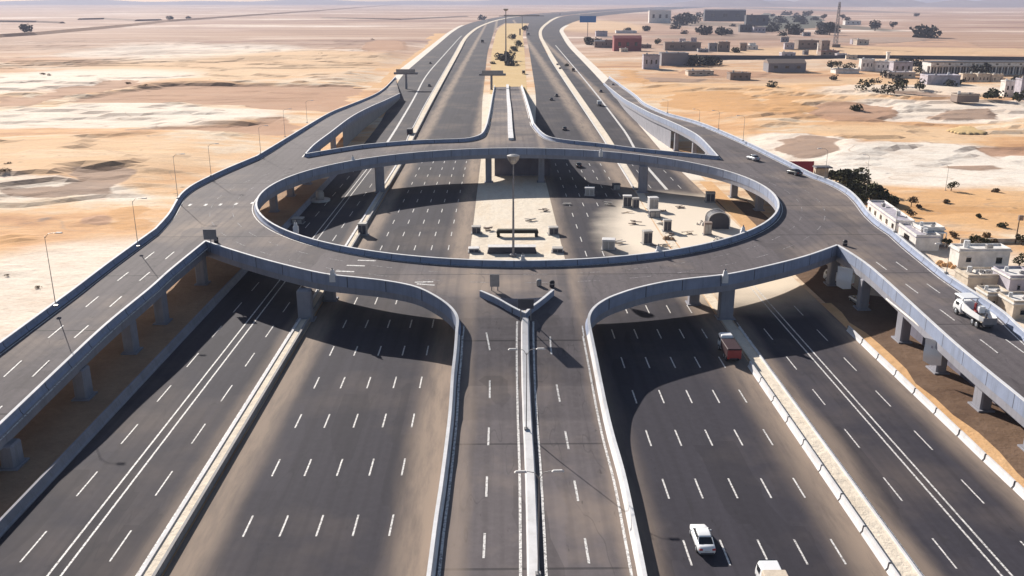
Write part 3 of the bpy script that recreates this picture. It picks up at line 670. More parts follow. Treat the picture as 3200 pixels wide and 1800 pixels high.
ring = thing('elevated_roundabout', 'large oval elevated concrete roundabout with a road deck above the highway', 'bridge', (0, 0, 0))
outer = LR[:1] + NL + NR + ROb + FR + FL + LOb[::-1]
deck_poly('deck', outer, [INN[:-1], GO], z_ring, 2.0, ring, 6.0)
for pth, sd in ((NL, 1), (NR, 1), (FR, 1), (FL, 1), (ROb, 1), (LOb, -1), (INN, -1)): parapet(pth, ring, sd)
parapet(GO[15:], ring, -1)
mk2 = MB()
for pth, sd in ((NL, 1), (NR, 1), (FR, 1), (FL, 1), (ROb, 1), (LOb, -1), (INN, -1)): edgeline(mk2, pth, sd)
absorb(ring, mk2, M['paint'])
md = MB()
for k, (rr, nn, l0) in enumerate(((1.085, 44, .45), (1.165, 48, .45))):
    for i in range(nn):
        t0 = 2 * math.pi * i / nn; seg = [t0 + (2 * math.pi / nn) * l0 * j / 4 for j in range(5)]
        A = [(ex + rx * rr * math.cos(t), ey + ry * rr * math.sin(t)) for t in seg]; B = [(ex + (rx * rr + .16) * math.cos(t), ey + (ry * rr + .16) * math.sin(t)) for t in seg]
        if all(z_ring(*p) == zring(*p) for p in A): md.ribbon([(x, y, zring(x, y) - .985) for x, y in A], [(x, y, zring(x, y) - .985) for x, y in B])
absorb(ring, md, M['fpaint'])
me_ = MB()
def decal(px, py, wx, wy, rz=0, zf=zring, mb=me_):
    p = PZ(px, py, lambda x, y: zf(x, y) - 1.0 + .02)
    c, s_ = math.cos(rz), math.sin(rz)
    q = []
    for a, b in ((-1, -1), (1, -1), (1, 1), (-1, 1)):
        X = p[0] + a * wx / 2 * c - b * wy / 2 * s_; Y = p[1] + a * wx / 2 * s_ + b * wy / 2 * c
        q.append((X, Y, zf(X, Y) - .98))
    mb.face(q)
for x, y in ((594, 640), (643, 640), (689, 639), (738, 637), (788, 634)): decal(x, y, .55, 1.7)
for i, (x, y) in enumerate(((1178, 797), (1146, 814), (1112, 830), (1078, 848))): decal(x, y, 3.2, .5, -.12)
decal(1325, 881, 3.0, .45, .06); decal(1330, 889, 3.0, .45, -.22)
absorb(ring, me_, M['paint'])
for x, y in ((-32.7, 142.5), (37.8, 142.5), (-33.5, 247), (39.6, 246.5)): pier(x, y, zring(x, y) - 3.02, ring)
for x, y in ((34.0, 150.0), (-30.5, 153), (-56.5, 163), (62.5, 161), (-57.5, 204), (66, 204), (-57.5, 243), (63.5, 240), (-3.5, 262), (12, 262), (-2, 141), (10, 141), (-57.5, 183), (66, 183), (-57.5, 224), (66, 224)): pier(x, y, zring(x, y) - 3.02, ring, 1.8, 1.8)
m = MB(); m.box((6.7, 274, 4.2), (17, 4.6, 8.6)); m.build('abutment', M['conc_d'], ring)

def ramp_ribbon(name, L, R, zf, parent, solid=False, n=60, thick=2.0, dash=(), xs=None):
    A = resample(L, n); B = resample(R, n); m = MB()
    tA = [(p[0], p[1], zf(p[0], p[1]) - 1) for p in A]; tB = [(p[0], p[1], zf(p[0], p[1]) - 1) for p in B]
    for i in range(n - 1):
        m.face([tA[i], tB[i], tB[i + 1], tA[i + 1]], 0)
        lo = lambda p: (p[0], p[1], -.12 if solid else max(p[2] - thick, -.12))
        m.face([lo(tA[i]), lo(tA[i + 1]), lo(tB[i + 1]), lo(tB[i])], 1)
        m.face([tA[i + 1], lo(tA[i + 1]), lo(tA[i]), tA[i]], 1); m.face([tB[i], lo(tB[i]), lo(tB[i + 1]), tB[i + 1]], 1)
    for i in (0, n - 1): m.face([tA[i], tB[i], (tB[i][0], tB[i][1], max(tB[i][2] - thick, -.12)), (tA[i][0], tA[i][1], max(tA[i][2] - thick, -.12))], 1)
    m.build(name, [M['asph_deck'], M['conc']], parent)
def dash_on(mb, xf, zf, ph, ln, y0, y1, wd=.2, per=12):
    y = ph - per * math.floor((ph - y0) / per)
    while y < y1:
        a, b = y - ln / 2, y + ln / 2
        for k in range(3):
            u, v = a + (b - a) * k / 3, a + (b - a) * (k + 1) / 3
            mb.face([(xf(u) - wd / 2, u, zf(xf(u), u) - .978), (xf(u) + wd / 2, u, zf(xf(u), u) - .978), (xf(v) + wd / 2, v, zf(xf(v), v) - .978), (xf(v) - wd / 2, v, zf(xf(v), v) - .978)])
        y += per
# left near ramp
rl = thing('approach_ramp', 'three lane concrete approach ramp on piers descending to the lower left', 'bridge')
LRr = LR[::-1]
ramp_ribbon('deck', LOa, LRr, z_l, rl)
parapet(LOa, rl, -1); parapet(LR, rl, 1)
m = MB(); edgeline(m, LOa, -1); edgeline(m, LR, 1)
for x in (-62.9, -59.3): dash_on(m, lambda y: x, z_l, 119.8, 4.6, 60, 158)
absorb(rl, m, M['paint'])
for y in (141.6, 128.5, 112, 93.3, 76):
    for x in (-56.4, -64.6): pier(x, y, z_l(x, y) - 3.02, rl, 1.7, 2.2)
# right near ramp
rr_ = thing('approach_ramp', 'concrete approach ramp carrying the white truck down to the lower right', 'bridge')
ramp_ribbon('deck', RL[::-1], ROa, z_r, rr_)
parapet(RL, rr_, 1); parapet(ROa, rr_, 1)
m = MB(); edgeline(m, RL, 1); edgeline(m, ROa, 1)
for x in (65.7, 69.2): dash_on(m, lambda y: x, z_r, 124, 4.6, 60, 160)
absorb(rr_, m, M['paint'])
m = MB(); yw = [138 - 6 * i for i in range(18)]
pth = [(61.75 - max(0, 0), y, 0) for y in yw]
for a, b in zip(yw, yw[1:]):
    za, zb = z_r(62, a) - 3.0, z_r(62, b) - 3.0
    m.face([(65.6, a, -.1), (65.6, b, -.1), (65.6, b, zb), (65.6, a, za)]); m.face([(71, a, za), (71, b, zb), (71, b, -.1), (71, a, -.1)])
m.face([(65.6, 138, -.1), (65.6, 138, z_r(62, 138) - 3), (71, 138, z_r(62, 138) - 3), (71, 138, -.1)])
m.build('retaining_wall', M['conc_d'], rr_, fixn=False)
for y in (131.7, 119.5, 107.1, 95, 83): pier(63.2, y, z_r(62, y) - 3.02, rr_, 1.5, 2.3)
for x, y in ((62.8, 147), (71, 147)): pier(x, y, zring(x, y) - 3.02, rr_, 1.6, 1.8)
# centre near ramp
rc = thing('approach_ramp', 'walled double central ramp between the two main carriageways in the foreground', 'bridge')
ramp_ribbon('deck', CR[::-1], CL, z_c, rc, solid=True, n=90)
parapet(CL, rc, 1, prof=PROF_LOW); parapet(CR, rc, 1, prof=PROF_LOW)
med = trace([(1642, 985), (1641, 1024), (1643, 1150), (1649, 1304), (1658, 1474), (1668, 1800), (1672, 1990)], z_c)
m = MB(); edgeline(m, CL, 1, -.75, .28); edgeline(m, CR, 1, -.95, .28)
d = dk(med)
for s_ in (-1, 1): m.ribbon(offs(d, s_ * 1.05, 1, .024), offs(d, s_ * 1.33, 1, .024))
xl = tabf([(60, -1.9), (80, -1.7), (95, -1.6), (105, -1.5), (118, -1.6), (124, -2.4), (130, -4.4)]); xr = tabf([(60, 8.3), (80, 8.2), (95, 7.9), (105, 7.6), (118, 7.0), (128, 7.2), (134, 9.6)])
dash_on(m, xl, z_c, 87, 4.2, 50, 130, .24, 11); dash_on(m, xr, z_c, 86, 4.2, 50, 130, .24, 11)
absorb(rc, m, M['paint'])
m = MB(); m.sweep(d, [(-.62, -.1), (-.55, .15), (-.42, .62), (.42, .62), (.55, .15), (.62, -.1)]); m.build('median_barrier', M['conc_l'], rc)
# far ramps
rf = thing('approach_ramp', 'curving ramp leaving the far left of the roundabout towards the horizon', 'bridge')
ramp_ribbon('deck', LOc, LFR, z_fl, rf); parapet(LOc, rf, -1); parapet(LFR, rf, 1)
m = MB(); edgeline(m, LOc, -1, -.85, .3); edgeline(m, LFR, 1, -.85, .3); absorb(rf, m, M['paint'])
for (i, t) in ((0, .12), (1, .25), (2, .4), (3, .55)):
    q = LFR[int(t * len(LFR))]; pier(q[0] - 1.6, q[1], z_fl(0, q[1]) - 3.02, rf, 1.6, 2.2)
m = MB(); qq = LFR[int(len(LFR) * .45):]
for a, b in zip(qq, qq[1:]): m.face([(a[0] - .6, a[1], -.1), (b[0] - .6, b[1], -.1), (b[0] - .6, b[1], b[2] - 2), (a[0] - .6, a[1], a[2] - 2)])
m.build('retaining_wall', M['conc_w'], rf, fixn=False)
rf = thing('approach_ramp', 'curving ramp leaving the far right of the roundabout towards the horizon', 'bridge')
ramp_ribbon('deck', RFL, ROc[::-1], z_fr, rf) if False else ramp_ribbon('deck', RFL[::-1], ROc, z_fr, rf)
parapet(RFL, rf, 1); parapet(ROc, rf, 1)
m = MB(); edgeline(m, RFL, 1, -.85, .3); edgeline(m, ROc, 1, -.85, .3); absorb(rf, m, M['paint'])
for t in (.12, .25, .38, .5):
    q = RFL[int((1 - t) * len(RFL))]; pier(q[0] + 1.5, q[1], z_fr(0, q[1]) - 3.02, rf, 1.4, 2.0)
m = MB(); qq = RFL[:int(len(RFL) * .62)]
for a, b in zip(qq, qq[1:]): m.face([(a[0] + .6, a[1], -.1), (b[0] + .6, b[1], -.1), (b[0] + .6, b[1], b[2] - 2), (a[0] + .6, a[1], a[2] - 2)])
m.build('retaining_wall', M['conc'], rf, fixn=False)
rf = thing('approach_ramp', 'double central ramp leaving the far side of the roundabout between the carriageways', 'bridge')
ramp_ribbon('deck', CFL, CFR[::-1], z_fc, rf, solid=True); parapet(CFL, rf, 1, prof=PROF_LOW); parapet(CFR, rf, 1, prof=PROF_LOW)
medf = trace([(1597, 428), (1594, 390), (1592, 340), (1588, 300), (1586, 262)], z_fc)
d = dk(medf); m = MB(); m.sweep(d, [(-.8, -.1), (-.8, .7), (.8, .7), (.8, -.1)]); m.build('median_barrier', M['conc_l'], rf)
m = MB(); edgeline(m, CFL, 1, -.85, .3); edgeline(m, CFR, 1, -.85, .3); absorb(rf, m, M['paint'])

# ---------------------------------------------------------------- far terrain
def hump(name, pts_px, z, mat, dome=.0, kind='structure', n=7):
    """a low earth mound or excavated patch with the outline seen in the photograph, on the ground"""
    q = catmull([(float(a), float(b)) for a, b in pts_px] + [tuple(map(float, pts_px[0]))], n)[:-1]
    rnd = random.Random(len(q)); w_ = [P(a, b, 0) for a, b in q]; w_ = resample(w_ + [w_[0]], 150)[:-1]
    ext = math.dist(max(w_, key=lambda p: p[0])[:2], min(w_, key=lambda p: p[0])[:2]); ph = [rnd.uniform(0, 6.28) for _ in range(5)]
    cx = sum(p[0] for p in w_) / len(w_); cy = sum(p[1] for p in w_) / len(w_)
    w_ = [(lambda k: (cx + (p[0] - cx) * k, cy + (p[1] - cy) * k, 0))(1 + .05 * math.sin(i * .35 + ph[0]) * math.sin(i * .13 + ph[1]) + .035 * math.sin(i * .9 + ph[2]) + .03 * rnd.uniform(-1, 1)) for i, p in enumerate(w_)]
    m = MB(); rings = []
    for k, hz in ((1.0, -.1), (.965, z * .5), (.85, z), (.4, z + dome * .8)):
        rings.append([(cx + (p[0] - cx) * k, cy + (p[1] - cy) * k, hz) for p in w_])
    m.loft(rings, 0, True, False); m.face(rings[-1])
    o = m.build(name, mat, None, True); return tag(o, kind=kind)
hump('earth_bank', zz(0, 2400, 0, [(1800, 1312), (1950, 1274), (2100, 1290), (2200, 1342), (2050, 1350), (1900, 1340)]), .5, M['ochre_sand'], .2)
hump('field', zz(0, 2400, 0, [(-90, 150), (0, 130), (120, 160), (520, 165), (520, 270), (250, 285), (0, 310), (-60, 250)]), .5, M['field'])
hump('field', zz(0, 1600, 0, [(1660, 250), (1900, 262), (2200, 265), (2560, 300), (2560, 350), (2300, 345), (1980, 320), (1800, 285)]), .5, M['grey_earth'])
hump('field', zz(0, 2400, 0, [(0, 380), (600, 385), (900, 382), (1250, 375), (1600, 385), (1500, 415), (1250, 430), (760, 425), (300, 410)]), .6, M['grey_earth'])
hump('field', zz(0, 2400, 0, [(760, 480), (1160, 440), (1900, 410), (2150, 500), (1500, 490), (1160, 515), (850, 500)]), .4, M['brown_earth'])
# long bank with a track at the far left, and the dark boundary wall on the right
def bankline(pts, wd, h, mat, name='earth_bank'):
    q = [P(a, b, 0) for a, b in pts]; m = MB(); m.sweep(q, [(-wd, -.1), (-wd * .3, h), (wd * .3, h), (wd, -.1)]); return tag(m.build(name, mat), kind='structure')
bankline([(-150, 128), (0, 116), (100, 110), (250, 96), (400, 82), (520, 68), (650, 59), (800, 48), (1000, 34), (1250, 14)], 9, 4.5, M['brown_earth'])
bankline([(-60, 68), (120, 70), (195, 73)], 8, 4, M['grey_earth'])
bankline([(1010, 57), (1250, 62), (1455, 52)], 12, 3, M['grey_earth'])
bankline([(250, 62), (330, 60), (430, 66), (500, 64)], 10, 4, M['grey_earth'])
bw = tag(bankline([(2120, 186), (2400, 189), (2610, 188), (2640, 186), (2900, 189), (3200, 193), (3350, 194)], 1.2, 4.2, M['dark_grey'], 'boundary_wall'), 'long dark boundary wall running across the desert behind the white works', 'wall'); del bw['kind']
def hills(x0, x1, y, hmax, seed, name='hills'):
    rnd = random.Random(seed); m = MB(); n = 60; rows = []
    ph = [rnd.uniform(0, 6.28) for _ in range(6)]
    for r_, (dy, k) in enumerate(((-900, 0), (-450, .35), (0, 1.0), (600, .4), (1200, 0))):
        row = []
        for i in range(n + 1):
            t = i / n; env = math.sin(math.pi * t) ** .5
            hh = hmax * env * (.55 + .2 * math.sin(7 * t + ph[0]) + .14 * math.sin(17 * t + ph[1]) + .08 * math.sin(41 * t + ph[2]))
            row.append((x0 + (x1 - x0) * t, y + dy, -1 + max(0, hh) * k))
        rows.append(row)
    m.loft(rows, 0, False, False); return tag(m.build(name, M['hill'], None, True), kind='structure')
hills(1500, 3700, 8200, 170, 3); hills(3300, 5200, 7600, 120, 5); hills(-6500, 2200, 11500, 110, 8); hills(4500, 8500, 11800, 120, 12); hills(1200, 5200, 12000, 150, 15)

# ---------------------------------------------------------------- street lamps and masts
def lamp(loc, h, arm, label, rz=0.0, double=False, group='street lamps of the interchange', r=.07, head='cobra'):
    t = thing('street_lamp', label, 'street lamp', loc, rz, group)
    m = MB(); m.box((0, 0, .12), (.5, .5, .24)); m.cyl((0, 0, 0), (0, 0, h), r, r * .55, 8); part(m, 'pole', M['steel'], t)
    for s_ in ((1, -1) if double else (1,)):
        a = MB(); pts = [(0, 0, h * .97), (s_ * arm * .35, 0, h + .35), (s_ * arm, 0, h + .5)]
        for p, q in zip(pts, pts[1:]): a.cyl(p, q, r * .55, r * .45, 6)
        part(a, 'arm', M['steel'], t)
        hd = MB(); hd.box((s_ * (arm + .55), 0, h + .5), (1.1, .34, .16), 0, 0, .8, .05); part(hd, 'lamp_head', M['cab_white'], t)
    return t
def on(px, py, zf, dz=0.0): p = PZ(px, py, zf); return (p[0], p[1], p[2] + dz)
lampL = [(172, 958, 738, 'tall street lamp on the left ramp nearest to the camera'), (429, 772, 628, 'street lamp on the left ramp just below the brown and orange earth patches'),
         (553, 620, 488, 'street lamp on the left bend of the roundabout beside the purple brown patch'), (657, 550, 455, 'street lamp at the far left shoulder of the roundabout'),
         (812, 481, 398, 'street lamp where the far left ramp leaves the roundabout'), (888, 428, 345, 'street lamp on the far left ramp beside the orange brown bank'), (957, 384, 318, 'street lamp furthest along the far left ramp')]
zcap = lambda zf: (lambda x, y: zf(x, y) + .03)
for i, (x, yb, yt, lab) in enumerate(lampL):
    p = on(x + 3, yb, z_l if i < 2 else z_fl, .02); h = height_at(p, yt) - p[2]
    lamp(p, h, 1.6, lab, 0.0)
lampR = [(2797, 726, 655, z_r, 'street lamp by the pale houses at the right bend of the roundabout'), (2957, 855, 770, z_r, 'street lamp on the right ramp opposite the white cabin'), (2578, 556, 470, zring, 'street lamp on the right shoulder in front of the dark trees'), (2322, 441, 366, z_fr, 'street lamp on the far right ramp nearest the roundabout'),
         (2245, 404, 350, z_fr, 'street lamp on the far right ramp above the small retaining wall'), (2185, 379, 345, z_fr, 'street lamp further up the far right ramp'), (2086, 353, 316, z_fr, 'street lamp at the top of the far right ramp')]
for x, yb, yt, zf, lab in lampR:
    p = on(x, yb, zf, .02); lamp(p, height_at(p, yt) - p[2], 1.5, lab, math.pi)
for x, yb, yt, lab in ((2702, 640, 545, 'slim lamp with pale head behind the dark trees'), (2954, 597, 521, 'lone thin lamp pole standing on the pale sand'), (2712, 530, 488, 'small distant pole on the pale sand above the trees')):
    p = P(x, yb, 0); lamp(p, height_at(p, yt), 1.2, lab, math.pi)
for y, lab in ((70.4, 'double armed street lamp on the central median barrier nearest the camera'), (98.5, 'double armed street lamp on the central median barrier further from the camera')):
    xm = 3.3 if y < 90 else 3.0
    lamp((xm, y, z_c(0, y) - .4), 10.2 if y < 90 else 10.0, 1.1, lab, 0.03, True)
# one large high mast inside the ring, and the far masts
def mast(loc, h, label, hw=2.0, bowl=True, r=.28):
    t = thing('high_mast', label, 'light mast', loc)
    m = MB(); m.box((0, 0, .25), (1.4, 1.4, .5), 0, 0, 1, .1); m.cyl((0, 0, 0), (0, 0, h), r, r * .45, 10); part(m, 'pole', M['grey_steel'], t)
    if bowl:
        c = MB(); k = 12
        rr = [(hw * .35, -1.7), (hw * .85, -.9), (hw, -.25), (hw * 1.05, 0), (hw * .4, .25)]
        c.loft([[(a * math.cos(2 * math.pi * i / k), a * math.sin(2 * math.pi * i / k), h + b) for i in range(k)] for a, b in rr]); part(c, 'lamp_crown', M['steel'], t)
    return t
p = P(1604, 800, 0); mast(p, height_at(p, 486), 'tall light mast with a wide crown standing on the sand inside the roundabout', 1.25)
p = P(1581, 196, 0); mast(p, 44, 'very tall thin mast on the yellow median beyond the roundabout', 2.2, True, .7)
p = P(2609, 152, 0)
t = thing('lattice_mast', 'tall thin dark lattice mast rising above the far village', 'mast', p)
m = MB(); w0, w1, n = 4.2, 1.4, 12
for k in range(n):
    z0, z1 = 49 * k / n, 49 * (k + 1) / n; a = (w0 + (w1 - w0) * k / n) / 2; b = (w0 + (w1 - w0) * (k + 1) / n) / 2
    c0 = [(a, a), (-a, a), (-a, -a), (a, -a)]; c1 = [(b, b), (-b, b), (-b, -b), (b, -b)]
    for e in range(4):
        f = (e + 1) % 4; m.cyl((*c0[e], z0), (*c1[e], z1), .26, .24, 5); m.cyl((*c0[e], z0), (*c1[f], z1), .16, .16, 4); m.cyl((*c1[e], z1), (*c1[f], z1), .16, .16, 4)
part(m, 'lattice', M['grey_wall'], t)
m = MB(); m.cyl((0, 0, 44), (0, 0, 45), 1.6, 1.6, 10); part(m, 'platform', M['grey_wall'], t); m = MB(); m.box((0, 0, 2.4), (9, 7, 4.8)); part(m, 'base_building', M['brown_wall'], t)

# ---------------------------------------------------------------- signs
def sign(loc, wd, ht, zb, label, name='road_sign', mat='grey_steel', posts=1, rz=0, th=.12, face='dark_grey'):
    t = thing(name, label, 'sign', loc, rz); m = MB(); m.box((0, 0, zb + ht / 2), (wd, th, ht), 0, 0, 1, .03)
    part(m, 'panel', M[face], t)
    for k in range(posts):
        x = 0 if posts == 1 else (-wd * .32 + k * wd * .64); q = MB(); q.cyl((x, .12, 0), (x, .12, zb + ht * .9), .09 if wd < 8 else .5, None, 8); part(q, 'post', M[mat], t)
    return t
p = on(646, 766, zring, -.9); sign((p[0] + .3, p[1] + 1.4, p[2]), 2.4, 1.9, 1.6, 'square grey sign at the gore where the left ramp meets the roundabout', face='grey_steel')
p = PZ(1641, 980, z_ring); sign((p[0] + .1, p[1] - .4, p[2] - 1), 2.3, 1.5, 1.9, 'dark square sign over the nose of the central triangular opening', posts=2)
p = on(1546, 890, zring, -1); sign(p, 1.5, 2.0, .7, 'pale sign with two posts left of the central triangular opening', posts=2, face='steel')
p = P(1836, 114, 0); sign(p, 24, 9, height_at(p, 70), 'big blue billboard on a single pole beside the far highway', 'billboard', 'brown_wall', 1, 0, 1.0, 'blue_sign')
def gantry(px, yb, yt, x0, x1, label):
    p = P(px, yb, 0); sc = (p[1] * math.cos(TH) + CAMH * math.sin(TH)) / F; h = height_at(p, yt)
    t = thing('sign_gantry', label, 'gantry', p); m = MB(); m.cyl((0, 0, 0), (0, 0, h), .75, .65, 8); part(m, 'post', M['grey_steel'], t)
    m = MB(); m.box((((x0 + x1) / 2 - px) * sc, 0, h), ((x1 - x0) * sc, 1.5, 1.3), 0, 0, 1, .1); part(m, 'beam', M['grey_steel'], t)
    m = MB(); m.box((((x0 + x1) / 2 - px) * sc, -.95, h + 1.3), ((x1 - x0) * sc * .8, .3, 2.3), 0, 0, 1, .05); part(m, 'panel', M['steel'], t)
gantry(1536, 280, 233, 1498, 1581, 'T shaped sign gantry over the far left main carriageway')
gantry(1270, 278, 229, 1233, 1307, 'sign gantry at the end of the far left ramp')
p = P(1632, 88, 0); gantry(1632, 83, 50, 1560, 1700, 'very distant sign gantry on the horizon road')
# crash drums and small fittings on the deck
def drum(loc, label, mat='drum'):
    t = thing('crash_drum', label, 'barrel', loc); m = MB(); k = 12
    rr = [(.38, 0), (.42, .1), (.42, .9), (.3, 1.1), (.1, 1.15)]
    m.loft([[(a * math.cos(2 * math.pi * i / k), a * math.sin(2 * math.pi * i / k), b) for i in range(k)] for a, b in rr]); part(m, 'body', M[mat], t)
    b = MB(); b.cyl((0, 0, .5), (0, 0, .66), .435, .435, 12); part(b, 'band', M['steel'], t)
for x, y, lab in ((676, 758, 'black crash drum at the left gore of the roundabout'), (1725, 897, 'black crash drum at the right end of the central opening'), (1684, 893, 'grey crash drum standing behind the central opening')):
    p = PZ(x, y, lambda a, b: zring(a, b) - .98); drum((p[0], p[1], p[2]), lab, 'drum' if 'black' in lab else 'steel')
p = PZ(2640, 768, lambda a, b: zring(a, b) - .98); drum(p, 'dark crash drum at the right gore of the roundabout')
def plinth(x, y, label, sc=1.0):
    p = on(x, y, zring, .03); t = thing('lamp_plinth', label, 'plinth', (p[0], p[1], p[2] - .02)); m = MB()
    m.box((0, 0, -.55), (.9 * sc, .75 * sc, 1.3), 0, 0, 1, .05); m.box((0, 0, .35 * sc), (.7 * sc, .6 * sc, .8 * sc), 0, 0, .7, .05); part(m, 'block', M['conc_l'], t)
    m = MB(); m.cyl((0, 0, .7 * sc), (0, 0, 1.1 * sc), .14, .1, 6); part(m, 'stub', M['grey_steel'], t)
for x, y, lab in ((1634, 812, 'small pale plinth in the middle of the near inner parapet'), (2057, 783, 'tall white plinth on the near inner parapet right of centre'), (924, 709, 'small plinth on the near inner parapet at the left'), (2322, 722, 'small plinth on the inner parapet at the right'),
                  (1039, 858, 'pale plinth on the outer parapet above the left pier'), (2266, 861, 'pale plinth on the outer parapet above the right pier'), (1103, 499, 'small plinth on the far inner parapet at the left'), (1878, 476, 'small plinth on the far inner parapet at the right')):
    plinth(x, y, lab, 1.1)

# ---------------------------------------------------------------- things on the ground inside the ring
def cabinet(x0, x1, yt, yb, label, cap='cab_white', body='cab_grey', door=True, dz=0):
    p = P((x0 + x1) / 2, yb, dz); sc = (p[1] * math.cos(TH) + (CAMH - dz) * math.sin(TH)) / F
    wd = (x1 - x0) * sc; dp = wd * .8; h = max(.8, ((yb - yt) * sc - dp * .22) / .97)
    t = thing('utility_cabinet', label, 'cabinet', (p[0], p[1] + dp * .5, p[2]), random.uniform(-.15, .15), 'cabinets on the sand inside the ring')
    m = MB(); m.box((0, 0, h / 2), (wd, dp, h), 0, 0, 1, .06); part(m, 'body', M[body], t)
    m = MB(); m.box((0, 0, h + .07), (wd + .2, dp + .2, .16), 0, 0, .96, .03); part(m, 'roof', M[cap], t)
    m = MB(); m.box((0, 0, .06), (wd + .5, dp + .5, .16)); part(m, 'plinth', M['conc_w'], t)
    if door and wd > 1.0:
        for s_ in (-1, 1):
            m = MB(); m.box((s_ * wd * .23, -dp / 2 - .02, h * .5), (wd * .4, .05, h * .78), 0, 0, 1, .01); part(m, 'door', M['dark_grey'] if body == 'cab_grey' else M['cab_grey'], t)
    return t
for a in ((1948, 1974, 610, 649, 'tall grey cabinet with a white top left of the paired cabinets'), (1977, 1997, 618, 653, 'dark cabinet close beside the tall white topped cabinet', 'cab_grey'), (2027, 2056, 615, 657, 'pale cabinet in front of the far right pier', 'cab_white', 'cab_white'),
          (2030, 2063, 655, 680, 'low dark crate in front of the pale cabinet', 'cab_grey', 'dark_grey'), (2074, 2098, 686, 724, 'grey cabinet leaning over the rubble at the right', 'cab_grey'), (2009, 2037, 720, 764, 'grey brown cabinet beside the inner parapet at the right', 'cab_grey'),
          (1884, 1923, 745, 782, 'white framed box open at the front near the inner parapet', 'cab_white', 'cab_white'), (1715, 1744, 708, 734, 'small brown cabinet right of the dark trough', 'cab_grey'), (1727, 1759, 774, 790, 'low grey box by the near parapet right of the mast', 'cab_grey'),
          (1829, 1858, 584, 613, 'pale box standing in the shadow of the far deck', 'cab_white', 'cab_white'), (2207, 2235, 599, 633, 'dark cabinet at the right end of the ring interior', 'cab_grey'), (2201, 2224, 694, 735, 'brown crate below the arched shelter', 'brown_wall', 'brown_wall'),
          (1915, 1938, 573, 594, 'black cabinet left of the far right pier', 'dark_grey', 'dark_grey'), (1120, 1146, 697, 736, 'grey cabinet on the left sandy median inside the ring', 'cab_grey'), (1475, 1502, 706, 731, 'small grey cabinet on the left edge of the sand island', 'cab_grey'),
          (1465, 1497, 773, 790, 'low pale box by the near parapet left of the mast', 'cab_white'), (912, 946, 679, 700, 'flat dark box by the left inner parapet', 'cab_grey', 'dark_grey')): cabinet(*a)
# round tank on a slab
p = P(1001, 628, 0); t = thing('water_tank', 'small grey domed tank on a round slab at the shaded left of the ring', 'tank', p)
m = MB(); m.loft([[(a * math.cos(2 * math.pi * i / 14), a * math.sin(2 * math.pi * i / 14), b) for i in range(14)] for a, b in ((1.1, .5), (1.1, 2.2), (.8, 2.7), (.2, 2.9))]); part(m, 'tank', M['cab_grey'], t, True)
m = MB(); m.cyl((0, 0, 0), (0, 0, .5), 2.6, 2.7, 16); part(m, 'slab', M['cab_white'], t)
# long dark trough on legs, and the trapezoid one beside the parapet
p = P(1617, 741, 0); t = thing('trough', 'long dark covered trough on short legs in the middle of the sand island', 'trough', (p[0], p[1] + .8, 0))
m = MB(); m.box((0, 0, 1.25), (9.6, 1.7, .75), 0, 0, .96, .15); part(m, 'body', M['dark_olive'], t)
for s_ in (-1, 1): m = MB(); m.box((s_ * 4.3, 0, .45), (.7, 1.5, .9), 0, 0, 1, .08); part(m, 'leg', M['dark_olive'], t)
p = P(1600, 792, 0); t = thing('trough', 'dark tapering trough partly hidden behind the near inner parapet', 'trough', (p[0], p[1] + .8, 0))
m = MB(); m.box((0, 0, .7), (10.5, 2.0, 1.4), 0, 0, .93, .1); part(m, 'body', M['dark_grey'], t); m = MB(); m.box((0, 0, 1.43), (10.2, 2.1, .08)); part(m, 'lid', M['cab_white'], t)
p = P(2246, 716, 0); t = thing('shelter', 'dark shelter with an arched white frame at the right of the ring interior', 'shelter', (p[0], p[1] + 1.8, 0))
arc = [(2.5 * math.cos(a), 2.1 + 1.9 * math.sin(a)) for a in [math.pi * i / 10 for i in range(11)]]
for y in (-1.8, 1.8):
    m = MB(); pts = [(2.5, y, 0)] + [(x, y, z) for x, z in arc] + [(-2.5, y, 0)]
    for a, b in zip(pts, pts[1:]): m.cyl(a, b, .12, .12, 6)
    part(m, 'arch', M['white_wall'], t)
m = MB(); m.loft([[(x * .96, y, z - .1) for x, z in arc] + [(-2.4, y, .05), (2.4, y, .05)] for y in (-1.7, 1.7)]); part(m, 'cover', M['dark_grey'], t)
rd = random.Random(21)
for i, (x, y) in enumerate(((2100, 735), (2048, 770), (2060, 700), (1960, 665), (1985, 700), (2130, 650), (2150, 730), (1900, 640), (1935, 760), (1700, 660), (1660, 690), (1520, 720), (1780, 640), (2085, 770))):
    m = MB()
    for k in range(rd.randint(2, 5)): m.box((rd.uniform(-.8, .8), rd.uniform(-.5, .5), .12 + .16 * k), (rd.uniform(1.0, 2.4), rd.uniform(.15, .5), .14), rd.uniform(-.6, .6))
    o = m.build('timber_stack', M[rd.choice(['brown_wall', 'beige_tarp', 'cab_grey'])]); o.location = P(x, y, .02); tag(o, 'small heap of loose planks on the sand inside the ring', 'timber', 'loose plank heaps inside the ring')
for i, (x, y, s_) in enumerate(((2055, 735, 1.2), (2085, 745, 1.6), (2020, 690, .8), (2110, 690, 1.0), (2165, 690, 1.3), (2060, 590, .9), (1520, 770, .7), (1660, 770, .8), (1690, 690, .5))):
    pass
def rubble(px, py, sc, label, mat='grey_earth', n=9, group='rubble heaps'):
    rnd = random.Random(int(px * 7 + py)); p = P(px, py, 0); m = MB()
    for k in range(n):
        a = rnd.uniform(0, 6.28); r = rnd.uniform(0, sc); s_ = sc * rnd.uniform(.25, .6)
        m.box((r * math.cos(a), r * math.sin(a), s_ * .3), (s_ * 1.6, s_ * 1.2, s_), rnd.uniform(0, 3), 0, .5, s_ * .2)
    o = m.build('rubble_heap', M[mat]); o.location = p; return tag(o, label, 'rubble', group)
